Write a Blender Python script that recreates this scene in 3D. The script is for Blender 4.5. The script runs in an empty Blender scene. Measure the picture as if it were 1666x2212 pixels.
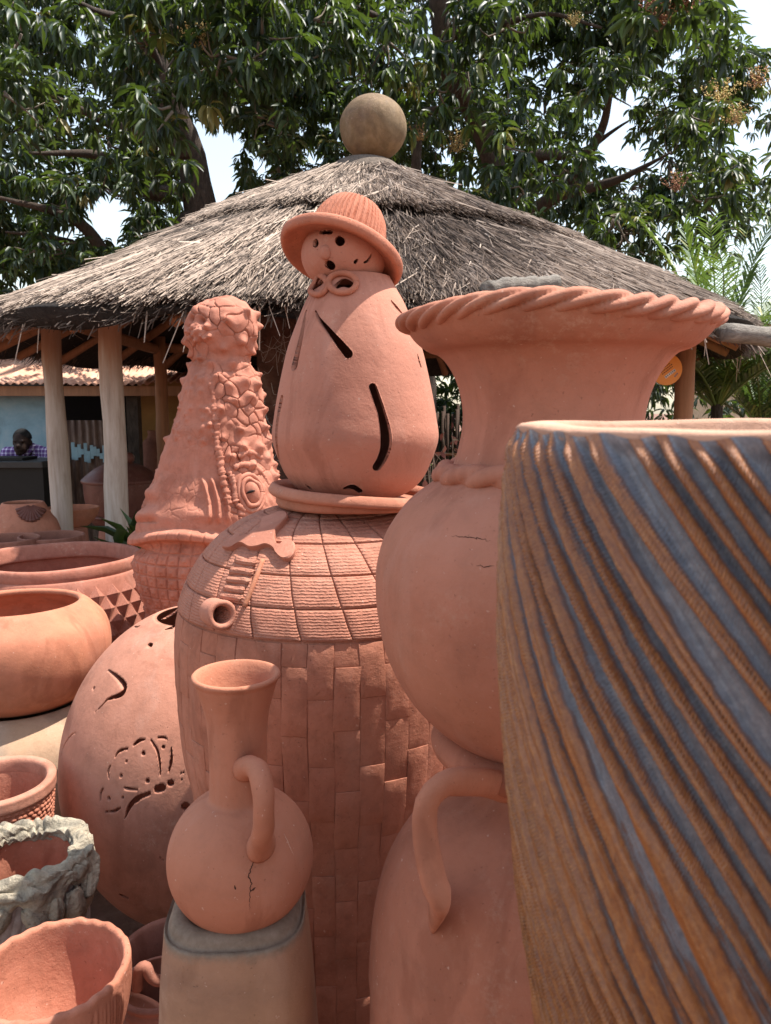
import bpy, bmesh, math, random
import numpy as np
from mathutils import Vector, Matrix, Euler
from mathutils.bvhtree import BVHTree

random.seed(7); rng = np.random.default_rng(11)
sc = bpy.context.scene
C = sc.collection
pi = math.pi

# ------------------------------------------------------------------ camera
EYE = Vector((0, 0, 1.7)); PITCH = math.radians(7.6); FPX = 1659.0     # measuring unit: the photo at 1666 x 2212
cam = bpy.data.cameras.new('camera'); cam_o = bpy.data.objects.new('camera', cam); C.objects.link(cam_o)
cam.sensor_fit = 'VERTICAL'; cam.sensor_height = 36; cam.lens = 36 * FPX / 2212
cam.clip_start = 0.02; cam.clip_end = 600
cam_o.location = EYE; cam_o.rotation_euler = (pi / 2 - PITCH, 0, 0)
cam.dof.use_dof = True; cam.dof.focus_distance = 1.75; cam.dof.aperture_fstop = 13.0
sc.camera = cam_o

# ------------------------------------------------------------------ light
SUN_EL, SUN_AZ = math.radians(67), math.radians(13)          # azimuth from +X towards +Y
S = Vector((math.cos(SUN_EL) * math.cos(SUN_AZ), math.cos(SUN_EL) * math.sin(SUN_AZ), math.sin(SUN_EL)))
w = bpy.data.worlds.new('World'); sc.world = w; w.use_nodes = True
nt = w.node_tree; nt.nodes.clear()
sky = nt.nodes.new('ShaderNodeTexSky'); sky.sky_type = 'NISHITA'; sky.sun_disc = False
sky.sun_elevation = SUN_EL; sky.sun_rotation = pi / 2 - SUN_AZ
sky.dust_density = 1.0; sky.air_density = 1.5; sky.ozone_density = 1.0
bg = nt.nodes.new('ShaderNodeBackground'); bg.inputs[1].default_value = 0.132
out = nt.nodes.new('ShaderNodeOutputWorld')
hs = nt.nodes.new('ShaderNodeHueSaturation'); hs.inputs['Saturation'].default_value = .66      # thin white haze over the whole sky
nt.links.new(sky.outputs[0], hs.inputs['Color']); nt.links.new(hs.outputs[0], bg.inputs[0]); nt.links.new(bg.outputs[0], out.inputs[0])
sun = bpy.data.lights.new('sun', 'SUN'); sun.energy = 4.9; sun.angle = math.radians(0.53); sun.color = (1.0, 0.95, 0.87)
sun_o = bpy.data.objects.new('sun', sun); C.objects.link(sun_o)
sun_o.rotation_euler = S.to_track_quat('Z', 'Y').to_euler(); sun_o.location = (6, 0, 12)
sc.view_settings.view_transform = 'Standard'; sc.view_settings.look = 'None'
sc.view_settings.exposure = 0.98; sc.view_settings.gamma = 1.0
sc.view_settings.use_curve_mapping = False
sc.cycles.use_denoising = True
sc.cycles.max_bounces = 10; sc.cycles.diffuse_bounces = 5; sc.cycles.transparent_max_bounces = 8

# ------------------------------------------------------------------ measuring helpers
cp, sp = math.cos(PITCH), math.sin(PITCH)
def ray(x, y):
    u, v = (x - 833) / FPX, (1106 - y) / FPX
    dy = cp + v * sp
    return Vector((u / dy, 1.0, (v * cp - sp) / dy))
def P(x, y, Y): return EYE + ray(x, y) * Y
def scale_at(y, Y): return Y / (cp + (1106 - y) / FPX * sp) / FPX          # metres per photo unit
def project(p):
    d = np.asarray(p) - np.array(EYE)
    f = d[..., 1] * cp - d[..., 2] * sp; up = d[..., 1] * sp + d[..., 2] * cp
    return 833 + FPX * d[..., 0] / f, 1106 - FPX * up / f, f
def silh(Xc, Yc, pts):
    """outline points seen left or right of an upright axis -> (radius, height)"""
    o = []
    for x, y in pts:
        d = ray(x, y); n = math.hypot(d.x, d.y)
        r = abs(Xc * d.y - Yc * d.x) / n
        t = (Xc * d.x + Yc * d.y) / (n * n)
        o.append((r, EYE.z + t * d.z))
    return o

# ------------------------------------------------------------------ mesh helpers
def mesh(name, V, F, mat=None, parent=None, loc=(0, 0, 0), smooth=True, attr=None, rot=None):
    me = bpy.data.meshes.new(name)
    V = V.tolist() if isinstance(V, np.ndarray) else V
    F = F.tolist() if isinstance(F, np.ndarray) else F
    me.from_pydata(V, [], F); me.update()
    if smooth: me.polygons.foreach_set('use_smooth', [True] * len(me.polygons))
    if attr:
        for k, a in attr.items():
            at = me.attributes.new(k, 'FLOAT', 'POINT'); at.data.foreach_set('value', np.asarray(a, dtype=np.float32))
    if mat: me.materials.append(mat)
    return link(name, me, parent, loc, rot)
def link(name, me, parent=None, loc=(0, 0, 0), rot=None):
    o = bpy.data.objects.new(name, me); C.objects.link(o); o.location = loc
    if rot is not None: o.rotation_euler = rot
    if parent: o.parent = parent
    return o
def tag(o, label=None, cat=None, group=None, kind=None):
    if label: o['label'] = label
    if cat: o['category'] = cat
    if group: o['group'] = group
    if kind: o['kind'] = kind
    return o
def thing(name, label, cat, loc=(0, 0, 0), group=None, rot=None):
    return tag(link(name, None, None, loc, rot), label, cat, group)
def smooth_curve(pts, n):
    """Catmull-Rom through points, resampled evenly"""
    p = np.array(pts, float); p = np.vstack([2 * p[0] - p[1], p, 2 * p[-1] - p[-2]])
    o = []
    for i in range(1, len(p) - 2):
        t = np.linspace(0, 1, 16, endpoint=False)[:, None]
        a, b, c, d = p[i - 1], p[i], p[i + 1], p[i + 2]
        o.append(.5 * ((2 * b) + (-a + c) * t + (2 * a - 5 * b + 4 * c - d) * t ** 2 + (-a + 3 * b - 3 * c + d) * t ** 3))
    o = np.vstack(o + [p[-2][None]])
    return resample(o, n)
def resample(o, n):
    s = np.r_[0, np.cumsum(np.linalg.norm(np.diff(o, axis=0), axis=1))]
    q = np.linspace(0, s[-1], n)
    return np.stack([np.interp(q, s, o[:, k]) for k in range(o.shape[1])], 1)
def vessel(outer, th, floor=0.05, n_in=40):
    """outer curve (bottom to rim) -> closed section with rounded lip and inner wall"""
    o = np.asarray(outer, float)
    t = np.gradient(o, axis=0); t /= np.linalg.norm(t, axis=1)[:, None] + 1e-9
    nrm = np.stack([-t[:, 1], t[:, 0]], 1)                      # points inwards for a curve going up
    inner = o + nrm * th
    e, ti, ni = o[-1], t[-1], nrm[-1]
    c = e + ni * th / 2
    a = np.linspace(0, pi, 7)[1:-1]
    lip = np.array([c - ni * th / 2 * math.cos(x) + ti * th / 2 * math.sin(x) for x in a])
    inner = inner[::-1]; inner = inner[inner[:, 1] > o[0, 1] + floor]
    inner[:, 0] = np.maximum(inner[:, 0], .003)
    inner = resample(inner, n_in)
    tail = np.array([[.0008, inner[-1, 1]]])
    head = np.array([[.0008, o[0, 1]]])
    return np.vstack([head, o, lip, inner, tail])
def lathe(curve, nseg=96, thetas=None, disp=None):
    c = np.asarray(curve, float)
    th = np.linspace(0, 2 * pi, nseg, endpoint=False) if thetas is None else thetas
    n, m = len(th), len(c)
    r = np.repeat(c[:, 0][:, None], n, 1); z = np.repeat(c[:, 1][:, None], n, 1); T = np.repeat(th[None], m, 0)
    if disp is not None: r, z, T = disp(r, z, T)
    V = np.stack([r * np.cos(T), r * np.sin(T), z], -1).reshape(-1, 3)
    i = np.arange(m - 1)[:, None] * n; j = np.arange(n)[None]; k = (j + 1) % n
    F = np.stack([i + j, i + k, i + n + k, i + n + j], -1).reshape(-1, 4)
    return V, F
def bvh(V, F, off=(0, 0, 0)):
    V = np.asarray(V) + np.array(off)
    return BVHTree.FromPolygons(V.tolist(), np.asarray(F).tolist())
def hit(tree, x, y):
    d = ray(x, y).normalized()
    l, n, i, t = tree.ray_cast(EYE, d)
    if l is None: return None, None
    if n.dot(d) > 0: n = -n
    return l, n
def tube(pts, rad, n=8, flat=1.0, up=None, cap=True):
    p = np.asarray(pts, float); m = len(p)
    flat = np.full(m, flat) if np.isscalar(flat) else np.asarray(flat, float)
    rad = np.full(m, rad) if np.isscalar(rad) else np.asarray(rad, float)
    t = np.gradient(p, axis=0); t /= np.linalg.norm(t, axis=1)[:, None] + 1e-12
    a = np.array(up if up is not None else (0, 0, 1.0), float)
    if abs(np.dot(a, t[0])) > .95 and up is None: a = np.array((1.0, .2, 0))
    V = []
    u = a - np.dot(a, t[0]) * t[0]; u /= np.linalg.norm(u)
    for i in range(m):
        u = u - np.dot(u, t[i]) * t[i]; u /= np.linalg.norm(u) + 1e-12
        v = np.cross(t[i], u)
        for k in range(n):
            q = 2 * pi * k / n
            V.append(p[i] + rad[i] * (math.cos(q) * u * flat[i] + math.sin(q) * v))
    F = []
    for i in range(m - 1):
        for k in range(n):
            F.append((i * n + k, i * n + (k + 1) % n, (i + 1) * n + (k + 1) % n, (i + 1) * n + k))
    if cap:
        F.append(tuple(range(n))[::-1]); F.append(tuple((m - 1) * n + k for k in range(n)))
    return np.array(V), F
def box(cx, cy, cz, sx, sy, sz):
    x, y, z = sx / 2, sy / 2, sz / 2
    V = [(cx + a * x, cy + b * y, cz + c * z) for a in (-1, 1) for b in (-1, 1) for c in (-1, 1)]
    F = [(0, 1, 3, 2), (4, 6, 7, 5), (0, 4, 5, 1), (2, 3, 7, 6), (0, 2, 6, 4), (1, 5, 7, 3)]
    return V, F
def merge(parts):
    V, F, o = [], [], 0
    for v, f in parts:
        v = v.tolist() if isinstance(v, np.ndarray) else list(v)
        f = f.tolist() if isinstance(f, np.ndarray) else f
        V += v; F += [tuple(i + o for i in q) for q in f]; o += len(v)
    return V, F
def bevel(o, wd=.004, seg=2):
    m = o.modifiers.new('bevel', 'BEVEL'); m.width = wd; m.segments = seg; m.limit_method = 'ANGLE'; return o
def wob(V, amp, f, seed=0):
    """cheap smooth noise, one value per point"""
    V = np.asarray(V); r = np.random.default_rng(seed); s = np.zeros(len(V))
    for k in range(9):
        d = r.normal(size=3); d /= np.linalg.norm(d)
        s += np.sin(V @ d * f * (.6 + 1.6 * r.random()) + r.random() * 6.28) * (.5 + r.random())
    return s * amp / 3
def fade(x, a, b): t = np.clip((x - a) / (b - a), 0, 1); return t * t * (3 - 2 * t)

# ------------------------------------------------------------------ materials
def nodes(name):
    m = bpy.data.materials.new(name); m.use_nodes = True
    t = m.node_tree; b = t.nodes['Principled BSDF']
    return m, t, b
def N(t, kind, **kw):
    n = t.nodes.new(kind)
    for k, v in kw.items():
        if k.startswith('i_'):
            key = k[2:]; n.inputs[int(key) if key.isdigit() else key].default_value = v
        else: setattr(n, k, v)
    return n
def ramp(t, fac, stops):
    n = t.nodes.new('ShaderNodeValToRGB'); e = n.color_ramp.elements
    while len(e) < len(stops): e.new(.5)
    for q, (p, c) in zip(e, stops):
        q.position = p; q.color = (c[0], c[1], c[2], 1) if not np.isscalar(c) else (c, c, c, 1)
    t.links.new(fac, n.inputs[0]); return n.outputs[0]
def mix(t, fac, a, b, mode='MIX'):
    n = t.nodes.new('ShaderNodeMix'); n.data_type = 'RGBA'; n.blend_type = mode
    for v, i in ((fac, 0), (a, 6), (b, 7)):
        if hasattr(v, 'is_linked') or hasattr(v, 'links'): t.links.new(v, n.inputs[i])
        elif np.isscalar(v): n.inputs[i].default_value = v
        else: n.inputs[i].default_value = (v[0], v[1], v[2], 1)
    return n.outputs[2]
def noise(t, vec, scale, detail=5, rough=.6, dist=0):
    n = N(t, 'ShaderNodeTexNoise'); n.inputs['Scale'].default_value = scale; n.inputs['Detail'].default_value = detail
    n.inputs['Roughness'].default_value = rough; n.inputs['Distortion'].default_value = dist
    t.links.new(vec, n.inputs['Vector']); return n.outputs[0]
def math_(t, op, a, b=0.0):
    n = t.nodes.new('ShaderNodeMath'); n.operation = op
    for v, i in ((a, 0), (b, 1)):
        if hasattr(v, 'links'): t.links.new(v, n.inputs[i])
        else: n.inputs[i].default_value = v
    return n.outputs[0]
def mapping(t, vec, scale=(1, 1, 1), loc=(0, 0, 0)):
    n = t.nodes.new('ShaderNodeMapping'); n.inputs['Scale'].default_value = scale; n.inputs['Location'].default_value = loc
    t.links.new(vec, n.inputs[0]); return n.outputs[0]
def bump(t, b, h, strength, dist=.01, prev=None):
    n = t.nodes.new('ShaderNodeBump'); n.inputs['Strength'].default_value = strength; n.inputs['Distance'].default_value = dist
    t.links.new(h, n.inputs['Height'])
    if prev is not None: t.links.new(prev, n.inputs['Normal'])
    t.links.new(n.outputs[0], b.inputs['Normal']); return n.outputs[0]
def coords(t): return t.nodes.new('ShaderNodeTexCoord').outputs['Object']

CLAY = (.50, .172, .098)
def clay(name, base=CLAY, pale=.35, mott=.5, dark=.35, blotch=4.0, grain=1.0, rings=0.0, smoke=0.0, ochre=0.0, rough=.82, seed=0.0, wave=0.0):
    m, t, b = nodes(name); v = mapping(t, coords(t), loc=(seed * 3.1, seed * 1.7, seed * 2.3))
    B = np.array(base) * np.array((.86, 1.0, 1.07))
    big = noise(t, v, blotch, 4, .55, .6)
    col = ramp(t, big, [(.25, B * (1 - dark)), (.5, B), (.78, B * (1 + .22 * pale) + np.array((.10, .075, .06)) * pale)])
    mid = noise(t, v, blotch * 5, 6, .7, .3)
    col = mix(t, mott, col, ramp(t, mid, [(.28, B * .58), (.5, B * 1.0), (.78, B * 1.16 + .07 * pale)]))
    # pale dusty bloom in vertical runs and salt blooms
    du = noise(t, mapping(t, v, (7, 7, 1.3)), 1.6, 5, .65)
    col = mix(t, math_(t, 'MULTIPLY', ramp(t, du, [(.55, 0.0), (.78, 1.0)]), 0.6 * pale + .04), col, (B * .75 + np.array((.19, .17, .15))))
    if ochre:
        oc = noise(t, v, 2.1, 3, .5, .8)
        col = mix(t, math_(t, 'MULTIPLY', ramp(t, oc, [(.42, 0.0), (.66, 1.0)]), ochre), col, (.50, .235, .085))
    if smoke:
        sm = noise(t, v, 3.2, 5, .6, .5)
        col = mix(t, math_(t, 'MULTIPLY', ramp(t, sm, [(.5, 0.0), (.72, 1.0)]), smoke), col, (.10, .055, .045))
    # darker weather stains with soft edges, and scuffed pale patches
    stn = noise(t, mapping(t, v, (2.2, 2.2, 1.1), (9, 2, 4)), 2.4, 6, .62, 1.2)
    col = mix(t, math_(t, 'MULTIPLY', ramp(t, stn, [(.53, 0.0), (.62, 1.0)]), .46), col, B * np.array((.62, .55, .52)))
    scf = math_(t, 'MULTIPLY', ramp(t, noise(t, mapping(t, v, loc=(3, 8, 1)), 3.3, 4, .6, .5), [(.55, 0.0), (.7, 1.0)]), ramp(t, noise(t, v, 55, 6, .8), [(.5, 0.0), (.66, 1.0)]))
    col = mix(t, math_(t, 'MULTIPLY', scf, .5), col, (.55, .36, .26))
    # dark pits and pale grit
    sp1 = noise(t, v, 210, 3, .6)
    col = mix(t, math_(t, 'MULTIPLY', ramp(t, sp1, [(.67, 0.0), (.74, 1.0)]), .5), col, B * .35)
    sp2 = noise(t, mapping(t, v, loc=(5, 5, 5)), 130, 2, .5)
    col = mix(t, math_(t, 'MULTIPLY', ramp(t, sp2, [(.72, 0.0), (.76, 1.0)]), .45), col, (.62, .42, .33))
    t.links.new(col, b.inputs['Base Color'])
    rr = ramp(t, mid, [(.3, rough - .08), (.7, min(1, rough + .1))]); t.links.new(rr, b.inputs['Roughness'])
    b.inputs['Specular IOR Level'].default_value = .28
    h = math_(t, 'ADD', math_(t, 'MULTIPLY', noise(t, v, 95, 6, .72), .6), math_(t, 'MULTIPLY', noise(t, v, 16, 5, .6), .9))
    h = math_(t, 'SUBTRACT', h, math_(t, 'MULTIPLY', ramp(t, sp1, [(.66, 0.0), (.73, 1.0)]), .5))
    if rings:
        wv = N(t, 'ShaderNodeTexWave', wave_type='BANDS', bands_direction='Z'); wv.inputs['Scale'].default_value = 18; wv.inputs['Distortion'].default_value = 2.5
        wv.inputs['Detail'].default_value = 3; wv.inputs['Detail Scale'].default_value = .6
        t.links.new(v, wv.inputs['Vector']); h = math_(t, 'ADD', h, math_(t, 'MULTIPLY', wv.outputs[1], rings))
    if wave:                                                     # rope-pressed clay
        wv = N(t, 'ShaderNodeTexWave', wave_type='BANDS', bands_direction='Z'); wv.inputs['Scale'].default_value = 62; wv.inputs['Distortion'].default_value = 2.2
        wv.inputs['Detail'].default_value = 2; wv.inputs['Detail Scale'].default_value = 1.4
        t.links.new(v, wv.inputs['Vector'])
        vo = N(t, 'ShaderNodeTexVoronoi'); vo.inputs['Scale'].default_value = 170; t.links.new(v, vo.inputs['Vector'])
        h = math_(t, 'ADD', h, math_(t, 'MULTIPLY', math_(t, 'MULTIPLY', wv.outputs[1], math_(t, 'SUBTRACT', 1.0, vo.outputs[0])), wave))
    bump(t, b, h, .6 * grain, .004 + (.004 if wave else 0))
    return m
def plain(name, col, rough=.7, var=.25, scale=12, bmp=.2, stretch=(1, 1, 1), spec=.3, cols=None, dist=.006):
    m, t, b = nodes(name); v = mapping(t, coords(t), stretch)
    c = np.array(col); n = noise(t, v, scale, 6, .65, .3)
    st = cols or [(.28, c * (1 - var)), (.55, c), (.8, c * (1 + var))]
    t.links.new(ramp(t, n, st), b.inputs['Base Color'])
    b.inputs['Roughness'].default_value = rough; b.inputs['Specular IOR Level'].default_value = spec
    if bmp: bump(t, b, noise(t, v, scale * 3, 6, .7), bmp, dist)
    return m
def by_attr(name, stops, rough=.6, attr='rnd', spec=.3, trans=0.0, jitter=None):
    m, t, b = nodes(name)
    a = N(t, 'ShaderNodeAttribute', attribute_name=attr); fac = a.outputs['Fac']
    if jitter: fac = math_(t, 'ADD', fac, math_(t, 'MULTIPLY', math_(t, 'SUBTRACT', noise(t, coords(t), jitter[0], 4, .6), .5), jitter[1]))
    col = ramp(t, fac, stops); t.links.new(col, b.inputs['Base Color'])
    b.inputs['Roughness'].default_value = rough; b.inputs['Specular IOR Level'].default_value = spec
    if trans:
        tr = t.nodes.new('ShaderNodeBsdfTranslucent'); t.links.new(mix(t, .5, col, (.22, .34, .03)), tr.inputs[0])
        ms = t.nodes.new('ShaderNodeMixShader'); ms.inputs[0].default_value = trans
        o = t.nodes['Material Output']
        t.links.new(b.outputs[0], ms.inputs[1]); t.links.new(tr.outputs[0], ms.inputs[2]); t.links.new(ms.outputs[0], o.inputs[0])
    return m

M = {}
M['clay'] = clay('terracotta', seed=0)
M['doll'] = clay('terracotta_doll', (.52, .185, .115), pale=.5, dark=.16, blotch=3.2, grain=1.0, seed=1, mott=.25)
M['hat'] = clay('terracotta_hat', (.50, .155, .085), pale=.3, dark=.2, grain=1.3, seed=2, mott=.4)
M['flare'] = clay('terracotta_flared', (.51, .175, .105), pale=.5, dark=.32, blotch=3.4, ochre=.10, smoke=.15, seed=3, grain=.9, mott=.35)
M['amphora'] = clay('terracotta_amphora', (.48, .155, .085), pale=.3, dark=.3, blotch=3.5, smoke=.25, seed=4, grain=.9, mott=.35)
M['jug'] = clay('terracotta_jug', (.50, .168, .092), pale=.35, dark=.22, blotch=4, rings=.07, seed=5, grain=.8, mott=.3)
M['croc'] = clay('terracotta_crocodile', (.50, .165, .10), pale=.55, dark=.3, blotch=6, seed=6, grain=1.2)
M['slab'] = clay('terracotta_slab', (.46, .155, .088), pale=.4, dark=.3, blotch=9, seed=7, grain=1.2)
M['rope'] = clay('terracotta_rope_pressed', (.47, .165, .10), pale=.45, dark=.3, blotch=8, seed=8, wave=.5)
M['ball'] = clay('terracotta_ball', (.52, .195, .12), pale=.6, dark=.25, blotch=3, smoke=.22, seed=9)
M['stud'] = clay('terracotta_stud', (.45, .15, .095), pale=.5, dark=.35, blotch=6, seed=10)
M['ochre'] = clay('terracotta_ochre', (.53, .175, .095), pale=.5, dark=.35, blotch=3, ochre=.12, smoke=.35, seed=11, grain=.7)
M['bowl'] = clay('terracotta_bowl', (.50, .165, .095), pale=.3, dark=.3, blotch=6, seed=12, grain=1.3)
M['stool'] = clay('terracotta_smoked', (.33, .165, .10), pale=.5, dark=.45, blotch=2.6, ochre=.5, smoke=.35, seed=13, grain=.8)
M['brown'] = clay('glazed_brown', (.17, .052, .035), pale=.2, dark=.3, rough=.42, seed=14, grain=.4)
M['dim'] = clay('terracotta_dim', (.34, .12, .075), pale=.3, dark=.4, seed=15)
M['sphere'] = clay('mossy_clay', (.25, .145, .075), pale=.6, dark=.5, blotch=5, smoke=.75, ochre=.3, seed=16, grain=2.2, mott=.7)
M['cement'] = plain('weathered_cement', (.42, .40, .36), .9, scale=26, bmp=1.3,
                    cols=[(.25, (.12, .10, .08)), (.42, (.32, .275, .21)), (.6, (.54, .46, .34)), (.8, (.70, .60, .43))], dist=.012)
M['char'] = plain('charred_rim', (.125, .115, .115), .75, scale=30, bmp=.3, var=.35)
M['pupil_black'] = plain('pupil_black', (.012, .008, .007), .9, bmp=0)  # near-black colour of the crocodile's slit pupil
M['wood'] = plain('weathered_pole', (.42, .33, .26), .8, stretch=(6, 6, .7), scale=5, bmp=.5,
                  cols=[(.2, (.23, .165, .125)), (.45, (.42, .345, .285)), (.75, (.56, .49, .43))])
t = M['wood'].node_tree; b = t.nodes['Principled BSDF']; sep = t.nodes.new('ShaderNodeSeparateXYZ'); v = coords(t); t.links.new(v, sep.inputs[0])
zf = math_(t, 'ADD', sep.outputs[2], math_(t, 'MULTIPLY', noise(t, mapping(t, v, (9, 9, .8)), 3, 5, .6), .5))       # upper end still carries red bark
old = b.inputs['Base Color'].links[0].from_socket
t.links.new(mix(t, ramp(t, math_(t, 'MULTIPLY', zf, .4), [(.80, 0.0), (.93, .8)]), old, (.30, .14, .07)), b.inputs['Base Color'])
M['wood_red'] = plain('red_pole', (.30, .14, .07), .75, stretch=(6, 6, .7), scale=5, bmp=.4)
M['grey_log'] = plain('grey_log', (.27, .235, .20), .85, stretch=(1, 6, 6), scale=7, bmp=.9, var=.5, dist=.02)
M['dark_wood'] = plain('black_cabinet', (.007, .0065, .0065), .5, scale=8, bmp=.1)
M['bark'] = plain('mango_bark', (.085, .06, .045), .9, stretch=(3, 3, 1), scale=9, bmp=1, var=.55, dist=.03)
M['twig'] = plain('twig', (.16, .125, .095), .85, bmp=0)
M['thatch_base'] = plain('thatch_under', (.045, .034, .028), .95, stretch=(1, 1, 1), scale=35, bmp=1, var=.6, dist=.03)
# ================================================================== SETTING
m, t, b = nodes('laterite_ground'); v = coords(t)
n1 = noise(t, v, 1.3, 6, .6, .4); n2 = noise(t, v, 26, 8, .7)
t.links.new(mix(t, .5, ramp(t, n1, [(.3, (.13, .06, .038)), (.6, (.22, .11, .07)), (.8, (.29, .17, .115))]),
                ramp(t, n2, [(.3, (.08, .04, .03)), (.55, (.20, .10, .065)), (.75, (.30, .20, .15))])), b.inputs['Base Color'])
b.inputs['Roughness'].default_value = .95; bump(t, b, n2, .8, .03); M['ground'] = m
g = 90; n = 60
xs = np.sign(np.linspace(-1, 1, n)) * np.abs(np.linspace(-1, 1, n)) ** 2.2 * 300
gx, gy = np.meshgrid(xs, xs + 5); V = np.stack([gx, gy, np.zeros_like(gx)], -1).reshape(-1, 3)
V[:, 2] = wob(V, .012, 1.7, 3) * (np.hypot(V[:, 0], V[:, 1]) > .0) - .02
i = np.arange(n - 1)[:, None] * n; j = np.arange(n - 1)[None]
F = np.stack([i + j, i + j + 1, i + j + n + 1, i + j + n], -1).reshape(-1, 4)
tag(mesh('ground', V, F, M['ground']), 'reddish bare earth under the pots', kind='structure')

# ------------------------------------------------------------------ thatched hut
HX, HY, HR, HZ, AZ = -.16, 6.4, 2.90, 2.22, 3.70         # centre, eave radius, eave height, apex
hut = thing('thatched_hut', 'round open hut with grey straw roof on wooden posts behind the pots', 'hut', (HX, HY, 0))
def roof_z(r, th=None):
    k = np.clip(r / HR, 0, 1.1)
    z = AZ - (AZ - HZ) * (k * .93 + .07 * k ** 2)
    z = np.where(r < .32, AZ - (AZ - HZ) * .1 - .0 + .06 * (1 - (r / .32) ** 2), z)
    return z
def step_r(th):                                           # where the upper thatch layer ends
    return 1.42 + .10 * np.sin(th * 3 + 1) + .06 * np.sin(th * 7) + .38 * np.clip(np.cos(th + .55), 0, 1)
def layer(r, th):
    s = step_r(th)
    g_ = .5 + .5 * np.sin(th * 2.3 + .4) * np.sin(th * 5.1 + 2)
    return roof_z(r) + np.where(r < s, .045 + .05 * g_, 0) * np.clip(-np.sin(th) * 3 - 1.6, 0, 1) * np.clip(1 - (s - r) / 1.1, 0, 1) + .03 * np.sin(th * 5 + r * 2.2) * np.clip(r, 0, 1)
nt_, nr_ = 240, 90
TH = np.linspace(0, 2 * pi, nt_, endpoint=False); RR = np.linspace(.02, HR, nr_)
R_, T_ = np.meshgrid(RR, TH, indexing='ij')
er = 1 + .018 * np.sin(T_ * 9 + 2) * (R_ / HR) ** 6 + .012 * np.sin(T_ * 23) * (R_ / HR) ** 6
Z_ = layer(R_, T_) - .05
Vt = np.stack([R_ * er * np.cos(T_), R_ * er * np.sin(T_), Z_], -1)
R2 = np.linspace(HR - .03, .02, 24); R2m, T2m = np.meshgrid(R2, TH, indexing='ij')
Vb = np.stack([R2m * np.cos(T2m), R2m * np.sin(T2m), roof_z(R2m) - .12 + .03 * np.sin(T2m * 13) * (R2m / HR)], -1)
Vr = np.concatenate([Vt, Vb], 0); mm_ = Vr.shape[0]
i = np.arange(mm_ - 1)[:, None] * nt_; j = np.arange(nt_)[None]; k = (j + 1) % nt_
F = np.stack([i + j, i + k, i + nt_ + k, i + nt_ + j], -1).reshape(-1, 4)
mesh('roof', Vr.reshape(-1, 3), F, M['thatch_base'], hut)

def straws(name, base, dirn, length, rad, rnd, mat, parent, sag=.0):
    """triangular stalks, one object"""
    n = len(base)
    d = dirn / (np.linalg.norm(dirn, axis=1)[:, None] + 1e-9)
    up = np.array([0, 0, 1.0]); s = np.cross(d, up); s /= np.linalg.norm(s, axis=1)[:, None] + 1e-9; u = np.cross(s, d)
    tip = base + d * length[:, None]; tip[:, 2] -= sag * length ** 2
    V = np.zeros((n, 6, 3)); r = rad[:, None]
    for q, (a, c) in enumerate(((1, -.5), (-1, -.5), (0, 1.0))):
        off = s * a * r + u * c * r
        V[:, q] = base + off; V[:, 3 + q] = tip + off * .55
    o = np.arange(n)[:, None] * 6
    F = np.concatenate([o + np.array([f]) for f in ((0, 1, 4, 3), (1, 2, 5, 4), (2, 0, 3, 5), (3, 4, 5, 5))], 0)
    F = F.tolist(); F = [f if f[2] != f[3] else f[:3] for f in F]
    return mesh(name, V.reshape(-1, 3), F, mat, parent, smooth=False, attr={'rnd': np.repeat(rnd, 6)})
M['straw'] = by_attr('straw', [(0, (.036, .025, .019)), (.22, (.12, .086, .066)), (.5, (.28, .21, .165)), (.8, (.44, .34, .27)), (1, (.58, .465, .375))], .75, spec=.2)
def thatch(n, th0, th1, seed):
    r = np.random.default_rng(seed)
    th = th0 + (th1 - th0) * r.random(n); k = np.sqrt(.012 + .988 * r.random(n)); rr = k * HR * .99
    s = step_r(th)
    # gather straws at the two lips
    edge = r.random(n); rr = np.where(edge < .10, s - .10 - .28 * r.random(n), rr); rr = np.where(edge > .84, HR - .12 - .35 * r.random(n), rr)
    rr = np.clip(rr, .16, HR)
    cross = r.random(n) < .10
    yaw = r.normal(0, .16, n) + np.where(cross, r.normal(0, .8, n), 0)
    pitch = -math.atan((AZ - HZ) / HR) + r.normal(-.01, .05, n) + np.where(cross, .04, 0)
    ln = .12 + .24 * r.random(n)
    ln = np.where((rr < s) & (rr > s - .45), np.minimum(ln, (s - rr) * 1.05 + .05 + .05 * r.random(n)), ln)
    over = HR - rr; ln = np.where(over < .5, np.minimum(ln, over + .015 + .06 * r.random(n) ** 2), ln)
    z = layer(rr, th) - .035 + .05 * r.random(n) + .012 * np.sin(th * 40 + rr * 9)
    base = np.stack([rr * np.cos(th), rr * np.sin(th), z], 1)
    a = th + yaw
    d = np.stack([np.cos(a) * np.cos(pitch), np.sin(a) * np.cos(pitch), np.sin(pitch)], 1)
    rnd = np.clip(np.where(r.random(n) < .34, .16, .54) + .20 * r.normal(size=n) + .12 * np.sin(th * 6 + rr * 3) - .20 * ((rr > s) & (rr < s + .10)), 0, 1)  # dark stalks paint the shade of gaps; tone drops again below the step
    return base, d, ln, .0018 + .0019 * r.random(n), rnd
for q, (n, a, b_, sd) in enumerate(((84000, -pi - .15, .15, 1), (9000, .15, pi - .15, 2))):
    tag(straws('straw', *thatch(n, a, b_, sd), M['straw'], hut), kind='stuff')
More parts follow.
